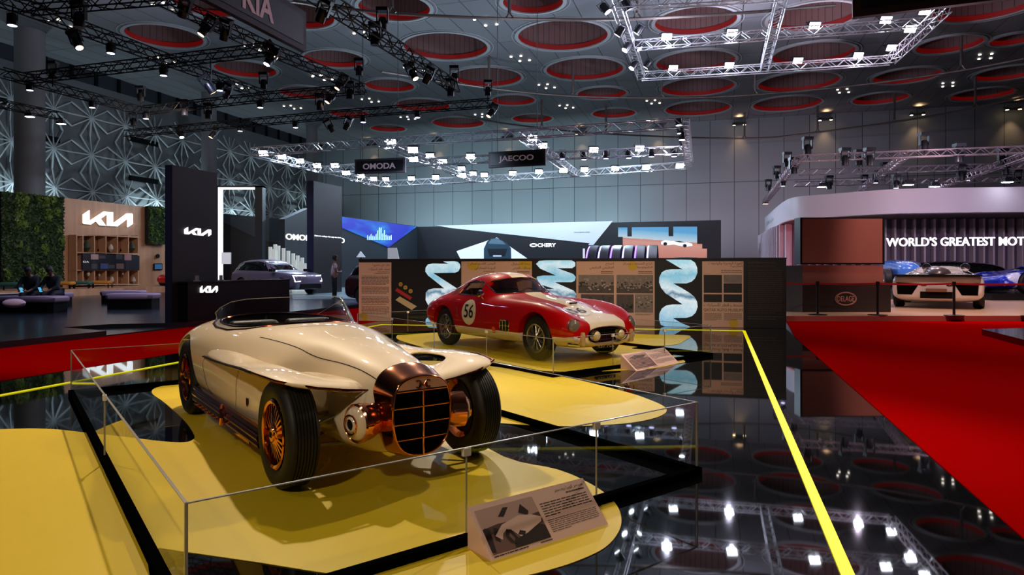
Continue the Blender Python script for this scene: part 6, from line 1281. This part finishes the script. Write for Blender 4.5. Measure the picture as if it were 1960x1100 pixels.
def hand(wrist, d, palm_n, s):
    d = Vector(d).normalized(); pn_ = Vector(palm_n).normalized(); sd = d.cross(pn_).normalized() * s; w = Vector(wrist); ch = []
    mid = w + d * .05; ch.append([(*w, .026), (*mid, (.036, .02)), (*(w + d * .085), (.036, .015))])
    for i, L in enumerate((.07, .08, .075, .058)):
        b0 = w + d * .085; a = b0 + sd * (.026 - i * .017) + d * .006; ch.append([(*b0, .015), (*a, .010), (*(a + d * L * .5 + pn_ * .008), .0085), (*(a + d * L * .85 + pn_ * .028), .0075)])
    ch.append([(*mid, .02), (*(mid + sd * .04), .012), (*(mid + sd * .055 + d * .04), .0095)]); return ch
def head(parent, c, f, skinm, hairm):
    """c = head centre, f = facing direction"""
    f = Vector(f).normalized(); sd = Vector((f.y, -f.x, 0)).normalized(); up = sd.cross(f).normalized(); up = -up if up.z < 0 else up; c = Vector(c)
    m = MB(); m.loft([[c + up * z + f * (fy + ry * math.cos(q)) + sd * rx * math.sin(q) for q in [2 * pi * j / 16 for j in range(16)]] for z, rx, ry, fy in ((-.125, .02, .02, .035), (-.11, .045, .05, .03), (-.07, .062, .078, .012), (-.02, .072, .09, .0), (.03, .077, .098, -.004), (.075, .07, .09, -.008), (.105, .045, .06, -.01), (.118, .01, .01, -.01))])
    m.loft([[c + f * (.088 + e) + up * z + sd * x for x, e in ((-.012, -.01), (0, h), (.012, -.01))] for z, h in ((.02, 0), (-.01, .016), (-.028, .022), (-.036, .0))], wrap=False, cap=False)
    for s in (-1, 1): m.ball(c + sd * s * .078 - up * .005, (.014, .02, .03), 8, 6)
    o = m.build('head', skinm, parent, smooth=True)
    m = MB()
    for s in (-1, 1): m.ball(c + f * .082 + sd * s * .03 + up * .012, .010, 8, 6)
    m.build('eyes', DARK, o)
    m = MB(); m.loft([[c + f * .083 - up * .058 + sd * x + up * z for x, z in ((-.022, 0), (0, .006), (.022, 0), (0, -.006))], [c + f * .09 - up * .058 + sd * x * .8 + up * z for x, z in ((-.022, 0), (0, .005), (.022, 0), (0, -.005))]]); m.build('mouth', mat('lips', (120, 60, 52), .5), o)
    m = MB(); m.loft([[c + up * z + f * (fy + ry * math.cos(q)) + sd * rx * math.sin(q) for q in [R(75) + R(210) * j / 14 for j in range(15)]] for z, rx, ry, fy in ((-.05, .076, .095, -.008), (0, .083, .10, -.008), (.045, .086, .104, -.010))] , wrap=False, cap=False)
    m.loft([[c + up * z + f * (fy + ry * math.cos(q)) + sd * rx * math.sin(q) for q in [2 * pi * j / 16 for j in range(16)]] for z, rx, ry, fy in ((.045, .084, .104, -.008), (.085, .08, .10, -.008), (.118, .058, .075, -.01), (.134, .01, .01, -.01))]); m.build('hair', hairm, o, smooth=True)
# standing man, hand raised to his chin, seen from behind and the side
q = PZ(640, 573.5, PT); man = thing('person', 'standing man in pale short-sleeved shirt and black trousers beside the farther tower', 'person', (q.x, q.y, PT + .0), R(25))
skinmesh('body', [[(0, 0, .95, .10), (0, 0, 1.15, .10), (0, 0, 1.36, .11), (.01, 0, 1.47, .055), (.02, 0, 1.56, .05)], [(0, 0, 1.36, .11), (0, .19, 1.39, .055), (.03, .24, 1.12, .04), (.20, .12, 1.22, .033), (.24, .05, 1.38, .026)], [(0, 0, 1.36, .11), (0, -.19, 1.39, .055), (.02, -.24, 1.12, .04), (.22, -.08, 1.10, .033), (.27, .02, 1.14, .026)], [(0, 0, .95, .10), (0, .10, .88, .08), (.01, .11, .48, .055), (-.01, .12, .09, .04)], [(0, 0, .95, .10), (0, -.10, .88, .08), (.02, -.12, .48, .055), (0, -.14, .09, .04)]] + hand((.24, .05, 1.38), (-.25, -.15, 1), (1, 0, 0), 1) + hand((.27, .02, 1.14), (.2, 1, .1), (-1, 0, .2), -1), SKIN, man)
skinmesh('shirt', [[(0, 0, .90, (.155, .115)), (0, 0, 1.15, (.16, .12)), (0, 0, 1.36, (.17, .12)), (0, 0, 1.45, .06)], [(0, 0, 1.36, (.17, .12)), (0, .19, 1.39, .075), (.015, .235, 1.22, .062)], [(0, 0, 1.36, (.17, .12)), (0, -.19, 1.39, .075), (.01, -.235, 1.22, .062)]], mat('shirt_pale', (198, 170, 172), .8), man)
skinmesh('trousers', [[(0, 0, .98, (.15, .115)), (0, 0, .88, .13), (0, .10, .80, .10), (.01, .11, .48, .078), (-.01, .12, .10, .062)], [(0, 0, .88, .13), (0, -.10, .80, .10), (.02, -.12, .48, .078), (0, -.14, .10, .062)]], mat('trousers_black', (14, 13, 16), .8), man)
for y, x in ((.12, -.01), (-.14, 0)): m = MB(); m.ball((x + .06, y, .045), (.14, .05, .045), 14, 8); m.build('shoe', DARK, man, smooth=True)
head(man, (.03, 0, 1.66), (.9, .25, -.1), SKIN, HAIR)
def seated(label, px, py, rz, lean, shoe, dark, phone):
    q = PZ(px, py, PT); t = thing('person', label, 'person', (q.x, q.y, PT), rz); L = lean
    sh = (L * .75, 0, .93); cl = mat(dark, (18, 17, 24), .8); tr_ = mat(dark + '_trousers', (26, 24, 34), .8); S0 = (-.32, 0, .56)
    wr = [(.12 + L * .5, s * .10, .60) for s in (-1, 1)]
    skinmesh('body', [[(*S0, .10), (-.20 + L * .3, 0, .75, .10), (-.32 + sh[0], 0, .96, .11), (-.26 + sh[0], 0, 1.06, .05), (-.22 + sh[0], 0, 1.12, .05)]] + [[(-.32 + sh[0], 0, .96, .11), (-.32 + sh[0], s * .19, .97, .055), (-.12 + sh[0] * .8, s * .24, .72, .04), (wr[i][0], wr[i][1], wr[i][2], .028)] for i, s in enumerate((-1, 1))] + [[(*S0, .10), (-.28, s * .10, .54, .08), (.12, s * .13, .52, .058), (.10, s * .13, .10, .04)] for s in (-1, 1)] + hand(wr[0], (.9, .4, .1), (0, 0, 1), 1) + hand(wr[1], (.9, -.4, .1), (0, 0, 1), -1), SKIN, t)
    skinmesh('jacket', [[(-.34, 0, .54, (.17, .13)), (-.20 + L * .3, 0, .75, (.17, .13)), (-.32 + sh[0], 0, .96, (.17, .12)), (-.27 + sh[0], 0, 1.04, .065)]] + [[(-.32 + sh[0], 0, .96, (.17, .12)), (-.32 + sh[0], s * .19, .97, .075), (-.12 + sh[0] * .8, s * .24, .72, .058), (wr[i][0] - .05, wr[i][1] * 1.1, wr[i][2] + .01, .042)] for i, s in enumerate((-1, 1))], cl, t)
    skinmesh('trousers', [[(-.34, 0, .54, .13), (-.28, s * .10, .54, .10), (.12, s * .13, .52, .082), (.10, s * .13, .12, .062)] for s in (-1, 1)], tr_, t)
    for s in (-1, 1): m = MB(); m.ball((.17, s * .13, .045), (.14, .05, .05), 14, 8); m.build('shoe', shoe, t, smooth=True)
    head(t, (-.19 + sh[0], 0, 1.19), (.75, 0, -.65), SKIN, HAIR)
    if phone:
        w_ = wr[0]; m = MB(); m.obox((w_[0] + .13, 0, w_[2] + .05), (.5, 0, .85), (0, 1, 0), (-.85, 0, .5), .075, .04, .005); o = m.build('held_phone', mat('phone_glow', (90, 180, 220), .4, emis=1)); C.view_layer.update(); o.matrix_world = t.matrix_world @ o.matrix_world; tag(o, phone, 'phone')
seated('seated person in black with red shoes, left of the two on the ottoman', 55, 597, R(-80), .30, mat('shoe_red', (210, 40, 30), .6), 'jacket_black', 'glowing phone held by the seated person on the left')
seated('seated person in black with pale shoe, right of the two on the ottoman', 95, 596, R(-92), .26, mat('shoe_pale', (210, 150, 160), .6), 'jacket_navy', 'glowing phone held by the seated person on the right')
# light of the left display
lamp('AREA', (-13, 27, 7.4), 420, (255, 232, 214), (-20, 34, 2), 3); lamp('AREA', (-9, 20, 7.5), 260, (205, 215, 255), (-10, 22, 0), 2.5); lamp('SPOT', (-10.5, 22.5, 7.6), 900, (225, 215, 255), (-11, 31, .6), .2, 60); lamp('AREA', (-3, 30, 7.2), 320, (200, 225, 255), (-5, 36, 1), 3)
